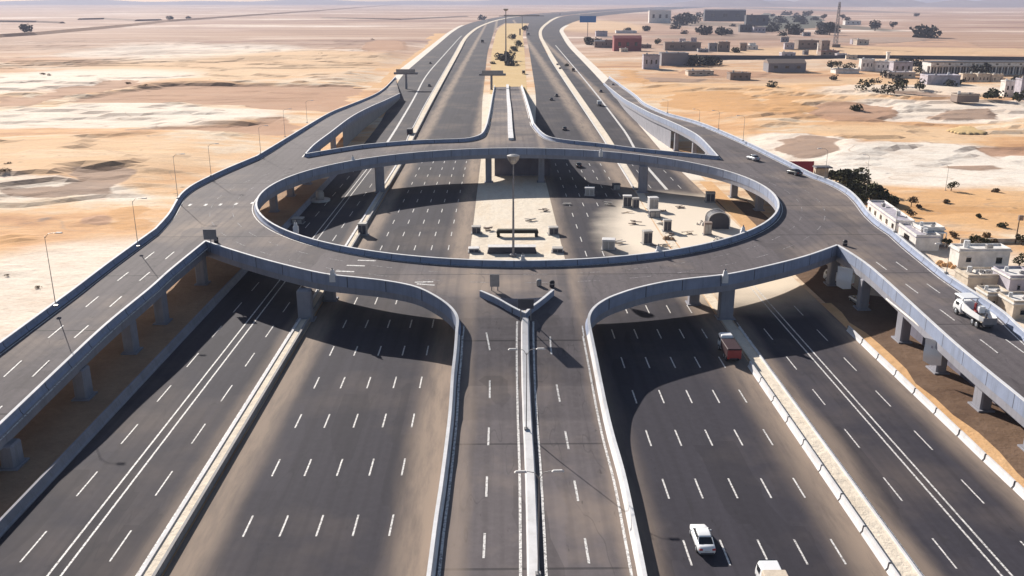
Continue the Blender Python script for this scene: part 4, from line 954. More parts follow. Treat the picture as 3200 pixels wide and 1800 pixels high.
rubble(2085, 748, 1.7, 'heap of dark rubble beside the leaning grey cabinet', 'soil'); rubble(2190, 700, 1.6, 'heap of pale earth in front of the arched shelter', 'pale_sand'); rubble(2240, 750, 1.5, 'low heap of pale rubble by the right inner parapet', 'pale_sand')
rubble(2962, 832, 2.2, 'orange brown earth heap beside the white cabin', 'orange_soil', 14); rubble(2070, 660, .9, 'small rubble heap beside the pale cabinet inside the ring', 'grey_earth')

# ---------------------------------------------------------------- vehicles
def body_loft(mb, st, mi=0):
    """st: (y, half width, z low, z top)"""
    rings = []
    for y, w_, zl, zt in st:
        h = zt - zl
        rings.append([(-w_ * .86, y, zl), (w_ * .86, y, zl), (w_ * .98, y, zl + h * .25), (w_, y, zl + h * .55), (w_ * .93, y, zl + h * .9), (w_ * .8, y, zt), (-w_ * .8, y, zt), (-w_ * .93, y, zl + h * .9), (-w_, y, zl + h * .55), (-w_ * .98, y, zl + h * .25)])
    mb.loft(rings, mi)
def wheel(t, x, y, r, w_=.22):
    m = MB(); m.cyl((x - w_ / 2, y, r), (x + w_ / 2, y, r), r, r, 14); o = part(m, 'wheel', M['rubber'], t)
    s_ = 1 if x > 0 else -1; m = MB(); m.cyl((x + s_ * (w_ / 2 - .01), y, r), (x + s_ * (w_ / 2 + .02), y, r), r * .6, r * .5, 10); part(m, 'rim', M['silver'], o)
def sedan(name, label, loc, rz, paint_, detail=True, group=None, cat='car'):
    t = thing(name, label, cat, loc, rz, group); P_ = M[paint_]
    m = MB(); body_loft(m, [(-2.38, .66, .42, .78), (-2.3, .80, .3, .93), (-1.9, .87, .22, 1.0), (-1.2, .9, .2, 1.0), (0, .9, .2, .97), (1.1, .9, .2, .93), (1.75, .87, .22, .84), (2.2, .78, .3, .72), (2.36, .6, .38, .6)]); part(m, 'body', P_, t, True)
    m = MB(); body_loft(m, [(-1.75, .66, .95, 1.0), (-1.1, .76, .9, 1.36), (-.9, .77, .9, 1.41), (.25, .77, .9, 1.41), (.5, .76, .9, 1.36), (1.25, .7, .88, .95)]); part(m, 'windows', M['glass'], t, False)
    m = MB(); n = []
    body_loft(m, [(-1.08, .6, 1.36, 1.385), (-.85, .63, 1.39, 1.455), (.2, .63, 1.39, 1.455), (.5, .6, 1.36, 1.385)]); part(m, 'roof', P_, t, True)
    for s_ in (-1, 1):
        m = MB()
        for (y0, z0, y1, z1) in ((.5, 1.37, 1.2, .96), (-.28, 1.39, -.22, .95), (-1.1, 1.37, -1.7, .99)): m.cyl((s_ * .66, y0, z0), (s_ * .74, y1, z1), .045, .05, 5)
        part(m, 'pillar', P_, t)
        for y in (-1.42, 1.4): wheel(t, s_ * .8, y, .33)
        m = MB(); m.box((s_ * .62, -2.33, .8), (.34, .14, .16), 0, 0, 1, .03); part(m, 'tail_light', M['lens'], t)
        m = MB(); m.box((s_ * .56, 2.25, .6), (.36, .16, .12), 0, 0, 1, .03); part(m, 'headlight', M['clear_lens'], t)
        m = MB(); m.box((s_ * .98, .72, 1.0), (.16, .12, .12), 0, 0, 1, .03); part(m, 'mirror', P_, t)
    m = MB(); m.box((0, -2.395, .62), (.5, .02, .12)); part(m, 'number_plate', M['white_wall'], t)
    m = MB(); m.box((0, -2.36, .38), (1.3, .1, .16), 0, 0, 1, .03); part(m, 'bumper', M['dark_grey'], t)
    return t
def truck(label, loc, rz, cab, box, L=7.0, Wd=2.3, H=3.0, tail=None, cabroof=None, group=None, name='box_truck', cat='truck'):
    t = thing(name, label, cat, loc, rz, group); fy = L / 2
    m = MB(); body_loft(m, [(fy - 1.9, Wd * .46, .5, 2.35), (fy - .5, Wd * .47, .45, 2.35), (fy - .1, Wd * .46, .42, 1.6), (fy, Wd * .44, .42, 1.2)]); c = part(m, 'cab', M[cab], t)
    m = MB(); m.box((0, fy - .28, 1.85), (Wd * .78, .5, .62), 0, 0, .9, .02)
    for s_ in (-1, 1): m.box((s_ * Wd * .455, fy - 1.0, 1.8), (.08, .8, .55))
    part(m, 'windows', M['glass'], t)
    if cabroof: m = MB(); m.box((0, fy - 1.1, 2.5), (Wd * .95, 1.7, .3), 0, 0, .85, .06); part(m, 'wind_deflector', M[cabroof], t)
    m = MB(); m.box((0, -1.05, .95 + (H - .95) / 2), (Wd, L - 2.2, H - .95), 0, 0, 1, .05); part(m, 'cargo_box', M[box], t)
    m = MB(); m.box((0, -.2, .72), (Wd * .5, L - .8, .28)); part(m, 'chassis', M['dark_grey'], t)
    if tail: m = MB(); m.box((0, -L / 2 + .02, 1.5), (Wd * .96, .1, 1.2), 0, 0, 1, .02); part(m, 'tailgate', M[tail], t)
    for s_ in (-1, 1):
        for y in (fy - 1.1, -fy + 1.3, -fy + 2.3): wheel(t, s_ * (Wd / 2 - .2), y, .45, .3)
        m = MB(); m.box((s_ * Wd * .4, -L / 2 + .03, .85), (.3, .08, .14)); part(m, 'tail_light', M['lens'], t)
    return t
sedan('car', 'white sedan driving away on the right main carriageway', (19.75, 76.6, .01), .0, 'white_paint')
truck('small truck with a white cab and beige cover at the bottom edge of the picture', (24.3, 67.6, .01), 0, 'white_paint', 'beige_tarp', 6.2, 2.15, 2.55, name='delivery_truck')
truck('truck with a white cab, dark load and red tailgate leaving the shadow of the roundabout', (34.3, 125.6, .01), 0, 'white_paint', 'maroon', 6.6, 2.1, 2.3, 'red_paint', 'white_paint')
# white works truck on the right ramp: cab with a canopy, an open rounded bed with red equipment
y0 = 121.5; zt = z_r(68, y0) - .97; sl_ = math.atan((z_r(68, y0 + 4) - z_r(68, y0 - 4)) / 8)
t = thing('works_truck', 'white works truck with a canopied cab and open rounded bed on the right ramp', 'truck', (68.3, y0, zt)); t.rotation_euler = (sl_, 0, .04)
m = MB(); body_loft(m, [(1.9, 1.1, .6, 2.2), (3.4, 1.12, .55, 2.2), (3.8, 1.1, .5, 1.7), (4.0, 1.0, .5, 1.3)]); part(m, 'cab', M['white_paint'], t)
m = MB(); m.box((0, 3.55, 1.85), (1.8, .5, .55), 0, 0, .92, .02)
for s_ in (-1, 1): m.box((s_ * 1.06, 2.8, 1.75), (.1, .8, .5))
part(m, 'windows', M['glass'], t)
m = MB(); m.box((0, 2.5, 2.95), (2.5, 2.5, .14), 0, 0, .96, .04); c = part(m, 'canopy', M['white_paint'], t)
m = MB()
for s_ in (-1, 1):
    for y in (1.5, 3.5): m.cyl((s_ * 1.05, y, 2.1), (s_ * 1.1, y, 2.95), .06, .06, 6)
part(m, 'canopy_post', M['dark_grey'], t)
def shell(st, wl=.12):
    m = MB(); O = []; I = []
    for y, w_, zl, zt_ in st:
        O.append([(-w_, y, zt_), (-w_ * .95, y, zl + .35), (-w_ * .6, y, zl), (w_ * .6, y, zl), (w_ * .95, y, zl + .35), (w_, y, zt_)])
        I.append([(-w_ + wl, y, zt_), (-w_ * .9 + wl, y, zl + .5), (-w_ * .55, y, zl + .3), (w_ * .55, y, zl + .3), (w_ * .9 - wl, y, zl + .5), (w_ - wl, y, zt_)])
    m.loft([o + i[::-1] for o, i in zip(O, I)], 0, True, True); return m
part(shell([(-4.0, 1.0, 1.05, 1.9), (-3.2, 1.22, .9, 2.0), (-1.0, 1.25, .85, 2.1), (.9, 1.22, .85, 2.35), (1.6, 1.1, .9, 2.6)]), 'bed', M['white_paint'], t)
m = MB(); m.box((0, -4.02, 1.4), (2.0, .14, .95), 0, 0, 1, .05); part(m, 'tailgate', M['grey_steel'], t)
m = MB(); m.box((0, -1.2, 1.2), (2.1, 5.2, .15)); part(m, 'bed_floor', M['beige_tarp'], t)
m = MB(); m.box((-.1, -.2, 2.0), (.35, .5, 1.6), .3, 0, .7, .05); m.box((-.1, -.6, 1.5), (.7, .5, .5), .2, 0, 1, .05); part(m, 'red_equipment', M['red_paint'], t)
m = MB(); m.box((.45, -.7, 2.0), (1.0, .8, .9), .1, 0, .95, .06); part(m, 'white_box', M['white_paint'], t)
m = MB(); m.cyl((.3, -2.4, 1.3), (.4, -2.4, 2.0), .18, .12, 8); part(m, 'pump', M['dark_grey'], t)
m = MB(); m.box((0, -.2, .7), (1.2, 7.4, .3)); part(m, 'chassis', M['dark_grey'], t)
for s_ in (-1, 1):
    for y in (2.9, -1.6, -2.7): wheel(t, s_ * .98, y, .5, .32)
zl_ = lambda a, b: z_fr(a, b) - .98
def oncar(px, py, zf, label, paint_, rz=0, kind='sedan', group=None):
    p = PZ(px, py, zf) if zf else P(px, py, .01)
    if kind == 'sedan': return sedan('car', label, p, rz, paint_, group=group)
    return truck(label, p, rz, paint_, paint_, 6.0, 2.1, 2.5, name='van', cat='van', group=group)
oncar(2482, 545, lambda a, b: zring(a, b) - .98, 'black car on the right shoulder of the roundabout', 'black_paint', .35)
oncar(2353, 500, lambda a, b: zring(a, b) - .98, 'grey car entering the roundabout from the far right ramp', 'silver', .3)
G_ = 'cars on the far carriageways'
for x, y, lab, pt, k in ((1808, 521, 'dark car on the right main carriageway just beyond the roundabout', 'black_paint', 's'), (1723, 313, 'dark car at the left of the pair on the right main carriageway', 'black_paint', 's'), (1739, 301, 'dark car at the right of the pair on the right main carriageway', 'black_paint', 's'),
                         (1764, 406, 'lone dark car on the right main carriageway close to the roundabout', 'black_paint', 's'), (1877, 288, 'dark car on the right outer carriageway ahead of the white backed van', 'black_paint', 's'), (1872, 330, 'van with pale roof on the right outer carriageway', 'silver', 'v'),
                         (1791, 223, 'maroon van on the right outer carriageway', 'maroon', 'v'), (1742, 204, 'small dark car beside the right median, further one', 'dark_grey', 's'), (1750, 216, 'small dark car beside the right median, nearer one', 'dark_grey', 's'),
                         (1282, 420, 'dark tall van on the left outer carriageway just beyond the roundabout', 'dark_grey', 'v'), (1342, 270, 'dark car on the left outer carriageway by the white line', 'black_paint', 's'), (1345, 199, 'dark car on the left outer carriageway beside the far bank', 'black_paint', 's'),
                         (1508, 134, 'dark van alone on the far left main carriageway', 'black_paint', 'v'), (1651, 111, 'black van on the pale far end of the yellow median', 'black_paint', 'v'), (1636, 231, 'dark pickup parked at the near end of the yellow median', 'black_paint', 'v'),
                         (1750, 46, 'very distant dark vehicle at the top of the highway', 'black_paint', 'v'), (1915, 268, 'small dark car on the far right ramp', 'dark_grey', 's')):
    o = oncar(x, y, None, lab, pt, 0, 'sedan' if k == 's' else 'van', G_)
    p_ = o.location
    if p_[1] > 900: o.scale = (1.6, 1.6, 1.6)
oncar(2682, 948, None, 'silver car parked in the shade beside the right retaining wall', 'silver', .1)
truck('white truck standing under the right gore of the roundabout', tuple(P(2618, 888, .01)), .35, 'white_paint', 'white_paint', 6.2, 2.2, 2.6, name='box_truck')
# banners hanging from the outside of the right ramp
def banner(x, y, ztop, wd, ln, label, marks=True):
    t = thing('banner', label, 'banner', (x - .6, y, ztop), .75); m = MB(); n = 8; rows = []
    for k in range(n + 1):
        z = -ln * k / n; s_ = .12 * math.sin(k * .9)
        rows.append([(s_ - .06, -wd / 2, z), (s_ - .10, 0, z - (.35 if k == n else 0)), (s_ - .06, wd / 2 * (1 - .06 * k / n), z), (s_, wd / 2 * (1 - .06 * k / n), z), (s_ - .02, 0, z - (.35 if k == n else 0)), (s_, -wd / 2, z)])
    m.loft(rows); part(m, 'cloth', M['white_paint'], t)
    if marks:
        for k, (a, b) in enumerate(((.2, -1.0), (-.1, -2.0))): m = MB(); m.box((-.14, a, b), (.05, .25, .35), 0, 0, .8); part(m, 'mark', M['lav_wall'], t)
    m = MB(); m.cyl((0, -wd / 2 - .1, 0), (0, wd / 2 + .1, 0), .06, .06, 6); part(m, 'rail', M['steel'], t)
banner(61.1, 116.3, z_r(62, 116) - 1.9, 2.6, 3.4, 'white banner with grey marks hanging from the right ramp')
banner(60.9, 150, zring(61, 150) - 1.9, 2.8, 3.6, 'plain white sheet hanging below the right gore of the roundabout', False)
m = MB(); m.cyl((61.2, 134.5, z_r(62, 134) - 2.2), (61.2, 119.0, z_r(62, 119) - 2.2), .16, .16, 8); tag(m.build('pipe', M['white_wall']), 'straight white pipe fixed under the parapet of the right ramp', 'pipe')
m = MB(); m.cyl((61.2, 110.0, z_r(62, 110) - 2.2), (61.2, 106.0, z_r(62, 106) - 2.2), .16, .16, 8); tag(m.build('pipe', M['white_wall']), 'short white pipe end below the banner on the right ramp', 'pipe')

# ---------------------------------------------------------------- buildings
def house(x0, x1, yt, yb, label, wall='cream_wall', roof=None, depth=None, rz=0.0, wins=(), door=None, cat='building', name='building', group=None, over=.25, canopy=False, pitched=False):
    p = P((x0 + x1) / 2, yb, 0); p = P((x0 + x1) / 2, yb, gh(p[0], p[1])); sc = (p[1] * math.cos(TH) + CAMH * math.sin(TH)) / F
    wd = (x1 - x0) * sc; dp = depth or min(wd * .6, 14); tp = dp * CAMH / p[1]
    h = max(2.2, ((yb - yt) * sc - tp * .75) / .96)
    t = thing(name, label, cat, (p[0], p[1] + dp / 2, p[2]), rz, group)
    m = MB(); m.box((0, 0, h / 2 - .6), (wd, dp, h + 1.2)); part(m, 'wall', M[wall], t)
    m = MB()
    if pitched:
        m.loft([[(-wd / 2 - over, -dp / 2 - over, h), (-wd / 2 - over, 0, h + dp * .2), (-wd / 2 - over, dp / 2 + over, h)], [(wd / 2 + over, -dp / 2 - over, h), (wd / 2 + over, 0, h + dp * .2), (wd / 2 + over, dp / 2 + over, h)]])
    else: m.box((0, 0, h + .14), (wd + over * 2, dp + over * 2, .3), 0, 0, 1, .04)
    ro = part(m, 'roof', M[roof or wall], t)
    if not pitched and wd > 3.4:
        q = MB(); e = .14; 
        for cx_, cy_, lx, ly in ((0, -dp / 2, wd, e), (0, dp / 2, wd, e), (-wd / 2, 0, e, dp - e), (wd / 2, 0, e, dp - e)): q.box((cx_, cy_, h + .48), (lx, ly, .4))
        part(q, 'roof_parapet', M[wall], ro)
        q = MB(); s_ = min(1.0, wd * .09) + .25; xx_ = wd * (.28 if int(x0) % 2 else -.25); q.cyl((xx_, dp * .15, h + .28), (xx_, dp * .15, h + .3 + s_ * 1.2), s_ * .55, s_ * .5, 10); part(q, 'water_tank', M['tank_white' if int(x0) % 3 else 'cab_grey'], ro)
        q = MB(); q.box((-xx_ * .6, -dp * .1, h + .3 + s_ * .35), (s_ * 1.1, s_ * .7, s_ * .7), 0, 0, 1, .03); part(q, 'air_conditioner', M['steel'], ro)
    for (u, v, a, b) in wins:
        m = MB(); m.box((wd * (u - .5), -dp / 2 - .0, h * v), (wd * a, .06, h * b)); o = part(m, 'window', M['glass'], t)
        q = MB(); q.box((wd * (u - .5), -dp / 2 - .08, h * (v + b / 2) + .05), (wd * a * 1.15, .2, .12)); part(q, 'lintel', M[wall], o)
        q = MB(); q.box((wd * (u - .5), -dp / 2 - .1, h * (v - b / 2) - .06), (wd * a * 1.12, .16, .1)); part(q, 'sill', M[wall], o)
    if door: m = MB(); m.box((wd * (door - .5), -dp / 2 - .03, h * .36), (min(1.2, wd * .2), .1, h * .72)); part(m, 'door', M['brown_wall'], t)
    if canopy:
        m = MB(); m.box((0, -dp / 2 - .9, h * .92), (wd * .95, 1.8, .1)); part(m, 'canopy', M[wall], t)
        for s_ in (-1, 1): m = MB(); m.box((s_ * wd * .45, -dp / 2 - 1.7, h * .45), (.15, .15, h * .9)); part(m, 'post', M[wall], t)
        m = MB(); m.box((0, -dp / 2 - 1.0, .12), (wd * 1.05, 2.2, .26)); part(m, 'step', M['brown_wall'], t)
    return t
house(2990, 3150, 773, 840, 'long low white cabin with two small windows beside the right ramp', 'white_wall', 'white_wall', 4.0, 0, ((.2, .55, .1, .28), (.8, .5, .12, .38)), None, name='site_cabin', cat='cabin')
house(2872, 2944, 706, 768, 'small white kiosk with a dark open porch beside the roundabout', 'white_wall', 'white_wall', 4.5, 0, ((.72, .5, .28, .55),), .45, name='kiosk', cat='kiosk', canopy=True)
# rows of pale workshops that run along the outer parapet
def rowhouse(ax, ay, bx, by, h, dp, label, nwin, wall='white_wall', roof='lav_wall'):
    A = P(ax, ay, 0); B = P(bx, by, 0); L = math.dist(A[:2], B[:2]); an = math.atan2(B[1] - A[1], B[0] - A[0])
    t = thing('building', label, 'building', ((A[0] + B[0]) / 2, (A[1] + B[1]) / 2, 0), an)
    m = MB(); m.box((0, dp / 2, h / 2 - .1), (L, dp, h + .2)); part(m, 'wall', M[wall], t)
    m = MB(); m.box((0, dp / 2, h + .1), (L + .4, dp + .4, .22), 0, 0, 1, .04); part(m, 'roof', M[roof], t)
    m = MB()
    for cx_, cy_, lx, ly in ((0, 0.05, L, .16), (0, dp - .05, L, .16), (-L / 2, dp / 2, .16, dp), (L / 2, dp / 2, .16, dp)): m.box((cx_, cy_, h + .4), (lx, ly, .45))
    part(m, 'roof_parapet', M[wall], t)
    m = MB(); m.cyl((L * .2, dp * .6, h + .2), (L * .2, dp * .6, h + 1.3), .55, .5, 10); part(m, 'water_tank', M['tank_white'], t); m = MB(); m.box((-L * .25, dp * .5, h + .6), (1.1, .7, .8), 0, 0, 1, .04); part(m, 'air_conditioner', M['steel'], t)
    for k in range(nwin):
        m = MB(); x = -L / 2 + L * (k + .5) / nwin; m.box((x, -.02, h * .58), (L / nwin * .28, .12, h * .36)); o = part(m, 'window', M['glass'], t)
        q = MB(); q.box((x, -.08, h * .38), (L / nwin * .34, .16, .1)); part(q, 'sill', M[wall], o)
    return t
rowhouse(2708, 668, 2796, 735, 2.9, 4, 'long white workshop with five small dark windows beside the right bend', 5)
rowhouse(2804, 742, 2858, 782, 2.8, 5, 'plain white shed between the workshop and the kiosk', 1)
house(3020, 3135, 858, 905, 'cream walled yard building below the white cabin', 'cream_wall', 'cream_wall', 5, 0, ((.4, .4, .06, .3), (.88, .55, .07, .3)), None)
house(3148, 3235, 845, 925, 'white flat roofed house at the right edge below the cabin', 'lav_wall', 'white_wall', 6, 0, ((.35, .5, .1, .25),))
house(3080, 3150, 905, 968, 'small cream hut beside the right ramp near the works truck', 'cream_wall', 'white_wall', 4, 0, ((.3, .5, .12, .3),), .7)
house(3160, 3240, 925, 1000, 'pinkish block hut at the right edge level with the works truck', 'cream_wall', 'white_wall', 5, 0, ((.4, .5, .2, .3),), .8)
house(3060, 3120, 872, 902, 'low white lean to in front of the cream yard building', 'white_wall', 'white_wall', 3, 0, ((.5, .5, .2, .3),))
# red hoarding and dark awning at the edge of the roundabout
p = P(2500, 560, 0); sc = (p[1] * math.cos(TH) + CAMH * math.sin(TH)) / F; wd = 78 * sc; ht = height_at(p, 504); t = thing('hoarding', 'crimson hoarding fence beside the roundabout by the black car', 'fence', p)
m = MB(); m.box((0, 0, ht * .55), (wd, .2, ht * .9), 0, 0, 1, .02); part(m, 'panel', M['crimson'], t)
for x in (-.48, -.24, 0, .24, .48): m = MB(); m.cyl((x * wd, .2, 0), (x * wd, .2, ht), .08, None, 6); part(m, 'post', M['dark_grey'], t)
p = P(2566, 570, 0); t = thing('shelter', 'small shelter with a dark flat roof right of the crimson hoarding', 'shelter', p)
m = MB(); m.box((0, 0, 4.6), (5, 3.5, .35), 0, 0, .95, .05); part(m, 'roof', M['dark_grey'], t); m = MB(); m.box((0, .8, 2.2), (3.8, 1.4, 4.4)); part(m, 'wall', M['cream_wall'], t)
W3 = ((.2, .55, .1, .3), (.5, .55, .1, .3), (.8, .55, .1, .3))
far = [(1918, 2004, 121, 160, 'dark red walled building with sloping sides in the far village', 'red_wall', 'red_wall', 'p'), (1858, 1890, 130, 149, 'grey brown house left of the dark red building', 'brown_wall', 'grey_wall', 'p'), (1890, 1915, 128, 149, 'small grey brown house touching the dark red building', 'brown_wall', 'brown_wall', ''),
       (2078, 2190, 134, 158, 'long brown building with arches in the far village', 'brown_wall', 'brown_wall', ''), (2215, 2241, 138, 162, 'small blue grey house right of the long brown building', 'grey_wall', 'grey_wall', ''), (2245, 2280, 134, 162, 'square brown house right of the small blue grey house', 'brown_wall', 'brown_wall', ''),
       (2312, 2333, 137, 159, 'small brown house with a peaked roof in the far village', 'brown_wall', 'brown_wall', 'p'), (2066, 2150, 168, 205, 'large purple grey shed with a plain front', 'grey_wall', 'grey_wall', 's'), (2010, 2060, 175, 217, 'pale blue grey house left of the purple grey shed', 'lav_wall', 'grey_wall', ''),
       (2028, 2096, 36, 72, 'white building with a dark window band near the horizon', 'white_wall', 'white_wall', ''), (2200, 2330, 35, 66, 'wide dark grey barn near the horizon', 'dark_grey', 'grey_wall', 'p'), (2330, 2400, 50, 80, 'dark grey barn right of the wide barn near the horizon', 'dark_grey', 'dark_grey', ''),
       (2312, 2350, 80, 102, 'dark cube house below the dark grey barns', 'dark_grey', 'dark_grey', ''), (2355, 2392, 86, 103, 'pale cube house beside the dark cube house', 'lav_wall', 'cream_wall', ''), (2400, 2518, 196, 224, 'long low purple roofed shed in front of the boundary wall', 'grey_wall', 'brown_wall', 'p'),
       (2493, 2558, 128, 149, 'brown house row left of the pale pillar in the far village', 'brown_wall', 'brown_wall', ''), (2566, 2592, 130, 154, 'brown house between the pale pillar and the mast', 'brown_wall', 'brown_wall', ''), (2565, 2622, 160, 175, 'low reddish wall building in front of the mast', 'brown_wall', 'red_wall', ''),
       (2280, 2345, 229, 250, 'ruined low brown house on the orange ground', 'brown_wall', 'brown_wall', ''), (2690, 2730, 188, 222, 'white house at the left end of the white works', 'white_wall', 'white_wall', ''), (2735, 2782, 195, 223, 'white house with a dark opening beside the first white house', 'white_wall', 'grey_wall', ''),
       (2610, 2684, 217, 230, 'low dark blue roofed car shade in front of the white works', 'white_wall', 'dark_grey', 's'), (2790, 2850, 196, 232, 'grey building in the middle of the white works', 'lav_wall', 'grey_wall', ''), (2775, 2860, 226, 244, 'low pale shed in front of the grey works building', 'cream_wall', 'lav_wall', ''),
       (2897, 2998, 236, 274, 'lavender grey hall below the colonnaded works building', 'lav_wall', 'lav_wall', 's'), (3005, 3048, 233, 262, 'cream cube house left in the row under the colonnade', 'cream_wall', 'cream_wall', ''), (3052, 3092, 233, 262, 'cream cube house in the middle of the row under the colonnade', 'cream_wall', 'cream_wall', ''), (3100, 3132, 235, 263, 'cream cube house right in the row under the colonnade', 'cream_wall', 'cream_wall', ''),
       (3136, 3182, 256, 298, 'plain white gabled house at the right edge below the works', 'white_wall', 'white_wall', ''), (3186, 3250, 250, 305, 'lavender house cut by the right edge below the works', 'lav_wall', 'lav_wall', ''), (1862, 1898, 99, 114, 'small dark framed shed above the dark red building', 'lav_wall', 'dark_grey', 's'),
       (2990, 3060, 300, 312, 'low reddish block on the ground below the cream houses', 'brown_wall', 'cream_wall', 's'), (2150, 2230, 222, 236, 'low pale ruin below the purple grey shed', 'cream_wall', 'brown_wall', ''), (1925, 1990, 97, 104, 'long thin white roof above the dark red building', 'white_wall', 'white_wall', 's'),
       (2640, 2690, 66, 78, 'small white house right of the mast', 'white_wall', 'white_wall', ''), (2460, 2500, 92, 108, 'brown hut at the near edge of the dark field', 'brown_wall', 'brown_wall', '')]
for x0, x1, yt, yb, lab, wl, rf_, o in far:
    house(x0, x1, yt, yb, lab, wl, rf_, None, random.uniform(-.05, .05), () if o == 's' else W3 if x1 - x0 > 35 else W3[:1] + W3[2:], None, group='buildings of the far village', pitched=(o == 'p'))
# the long works building with its colonnade
p = P(2909, 236, 0); sc = (p[1] * math.cos(TH) + CAMH * math.sin(TH)) / F; wd = 380 * sc
t = thing('works_building', 'long white works building with a colonnade of dark bays at the right edge', 'building', (p[0] + wd / 2, p[1] + 9, 0))
m = MB(); m.box((0, 0, 7.6), (wd, 14, 2.8)); m.box((0, 2, 3.1), (wd, 8, 6.2)); part(m, 'wall', M['white_wall'], t)
m = MB(); m.box((0, 0, 9.1), (wd + 1, 15, .4)); part(m, 'roof', M['dark_grey'], t)
for k in range(21): m = MB(); m.box((-wd / 2 + .5 + (wd - 1) * k / 20, -6.4, 3.1), (.8, .8, 6.2)); part(m, 'column', M['white_wall'], t)
for k in range(20): m = MB(); m.box((-wd / 2 + .5 + (wd - 1) * (k + .5) / 20, -2.1, 2.9), ((wd - 1) / 20 * .72, .2, 4.6)); part(m, 'bay_door', M['dark_grey'], t)
for k in range(10): m = MB(); m.box((-wd / 2 + .5 + (wd - 1) * (k + .5) / 10, -7.05, 7.7), (1.6, .2, 1.0)); part(m, 'window', M['glass'], t)
for i, (x, y, h) in enumerate(((2556, 168, 10), (2770, 214, 12), (1625, 110, 9))):
    p = P(x, y, 0); t = thing('pillar', ('white square pillar left of the mast', 'white square pillar among the white works', 'dark post on the yellow median')[i], 'pillar', p); m = MB(); m.box((0, 0, h / 2), (2.2, 2.2, h), 0, 0, .9, .1); part(m, 'shaft', M['white_wall' if i < 2 else 'dark_grey'], t); m = MB(); m.box((0, 0, h + .3), (2.8, 2.8, .6)); part(m, 'cap', M['white_wall' if i < 2 else 'dark_grey'], t)
# utility pole with a box at the right edge
p = P(3172, 764, 0); t = thing('utility_pole', 'wooden pole with a dark box on the sand at the right edge', 'pole', p); m = MB(); m.cyl((0, 0, 0), (0, 0, 6.5), .14, .1, 7); part(m, 'pole', M['bark'], t); m = MB(); m.box((.25, 0, 6), (1.0, .6, 1.1), 0, 0, 1, .05); part(m, 'box', M['brown_wall'], t)
# low walls around the yards on the right
for i, (a, b, h) in enumerate((((3000, 762), (3230, 762), 1.2), ((2960, 905), (3020, 930), 1.4), ((3060, 690), (3060, 690), 0))):
    if h:
        A = P(*a, 0); B = P(*b, 0); m = MB(); m.sweep([A, B], [(-.15, -.1), (-.15, h), (.15, h), (.15, -.1)]); tag(m.build('yard_wall', M['cream_wall']), ('low cream yard wall behind the white cabin', 'short cream yard wall beside the right ramp')[i], 'wall')

# ---------------------------------------------------------------- trees and shrubs
def foliage(m, c, R, n, leaf, rnd, flat=.8):
    lobes = [(c[0] + rnd.uniform(-.6, .6) * R, c[1] + rnd.uniform(-.6, .6) * R, c[2] + rnd.uniform(-.35, .45) * R * flat, R * rnd.uniform(.32, .62)) for _ in range(9)]
    for _ in range(n):
        lx, ly, lz, lr = rnd.choice(lobes)
        d = Vector((rnd.gauss(0, 1), rnd.gauss(0, 1), rnd.gauss(0, 1))).normalized() * lr * rnd.uniform(.45, 1.05) ** .5
        p = Vector((lx + d.x, ly + d.y, max(.15, lz + d.z * flat)))
        u = Vector((rnd.gauss(0, 1), rnd.gauss(0, 1), rnd.gauss(0, .7))).normalized(); v = u.cross(Vector((rnd.gauss(0, 1), rnd.gauss(0, 1), rnd.gauss(0, 1)))).normalized()
        s_ = leaf * rnd.uniform(.6, 1.4)
        m.face([p - u * s_, p + v * s_ * .7, p + u * s_, p - v * s_ * .7])
def tree(px, py, R, H, label, mat='leaf', n=700, leaf=.35, name='tree', cat='tree', group='trees and shrubs in the desert', flat=.8):
    rnd = random.Random(int(px * 13 + py * 7)); p = P(px, py, 0); p = P(px, py, gh(p[0], p[1])); t = thing(name, label, cat, p, 0, group)
    tr = MB(); th_ = max(0.3, H - R * 1.0); tr.cyl((0, 0, -.1), (0, 0, th_), R * .09, R * .06, 7)
    for k in range(5): a = rnd.uniform(0, 6.28); tr.cyl((0, 0, th_ * .75), (R * .55 * math.cos(a), R * .55 * math.sin(a), th_ + R * .3), R * .045, R * .015, 5)
    part(tr, 'trunk', M['bark'], t)
    m = MB(); foliage(m, (0, 0, H - R * .55), R, n, leaf, rnd, flat); o = m.build('crown', M[mat], None, False, False); o.parent = t; return t
DT = [(2612, 568, 2.6, 3.6, 'leftmost dark olive tree of the clump beside the roundabout'), (2640, 592, 4.2, 6.2, 'broad dark olive tree at the left of the clump beside the roundabout'), (2672, 600, 4.6, 7.2, 'tallest dark olive tree in the middle of the clump'), (2700, 625, 4.4, 5.6, 'dark olive tree behind the slim lamp'),
      (2735, 632, 4.0, 4.6, 'low dark olive tree right of the slim lamp'), (2768, 640, 3.4, 3.2, 'spreading low bush at the right end of the dark clump'), (2655, 622, 3.6, 5.4, 'dark olive tree at the front left of the clump'), (2690, 645, 3.0, 3.8, 'front most dark bush of the clump by the workshop')]
for x, y, R, H, lab in DT: R *= .88; H *= .88; tree(x, y, R, H, lab, 'leaf', 1500, .33)
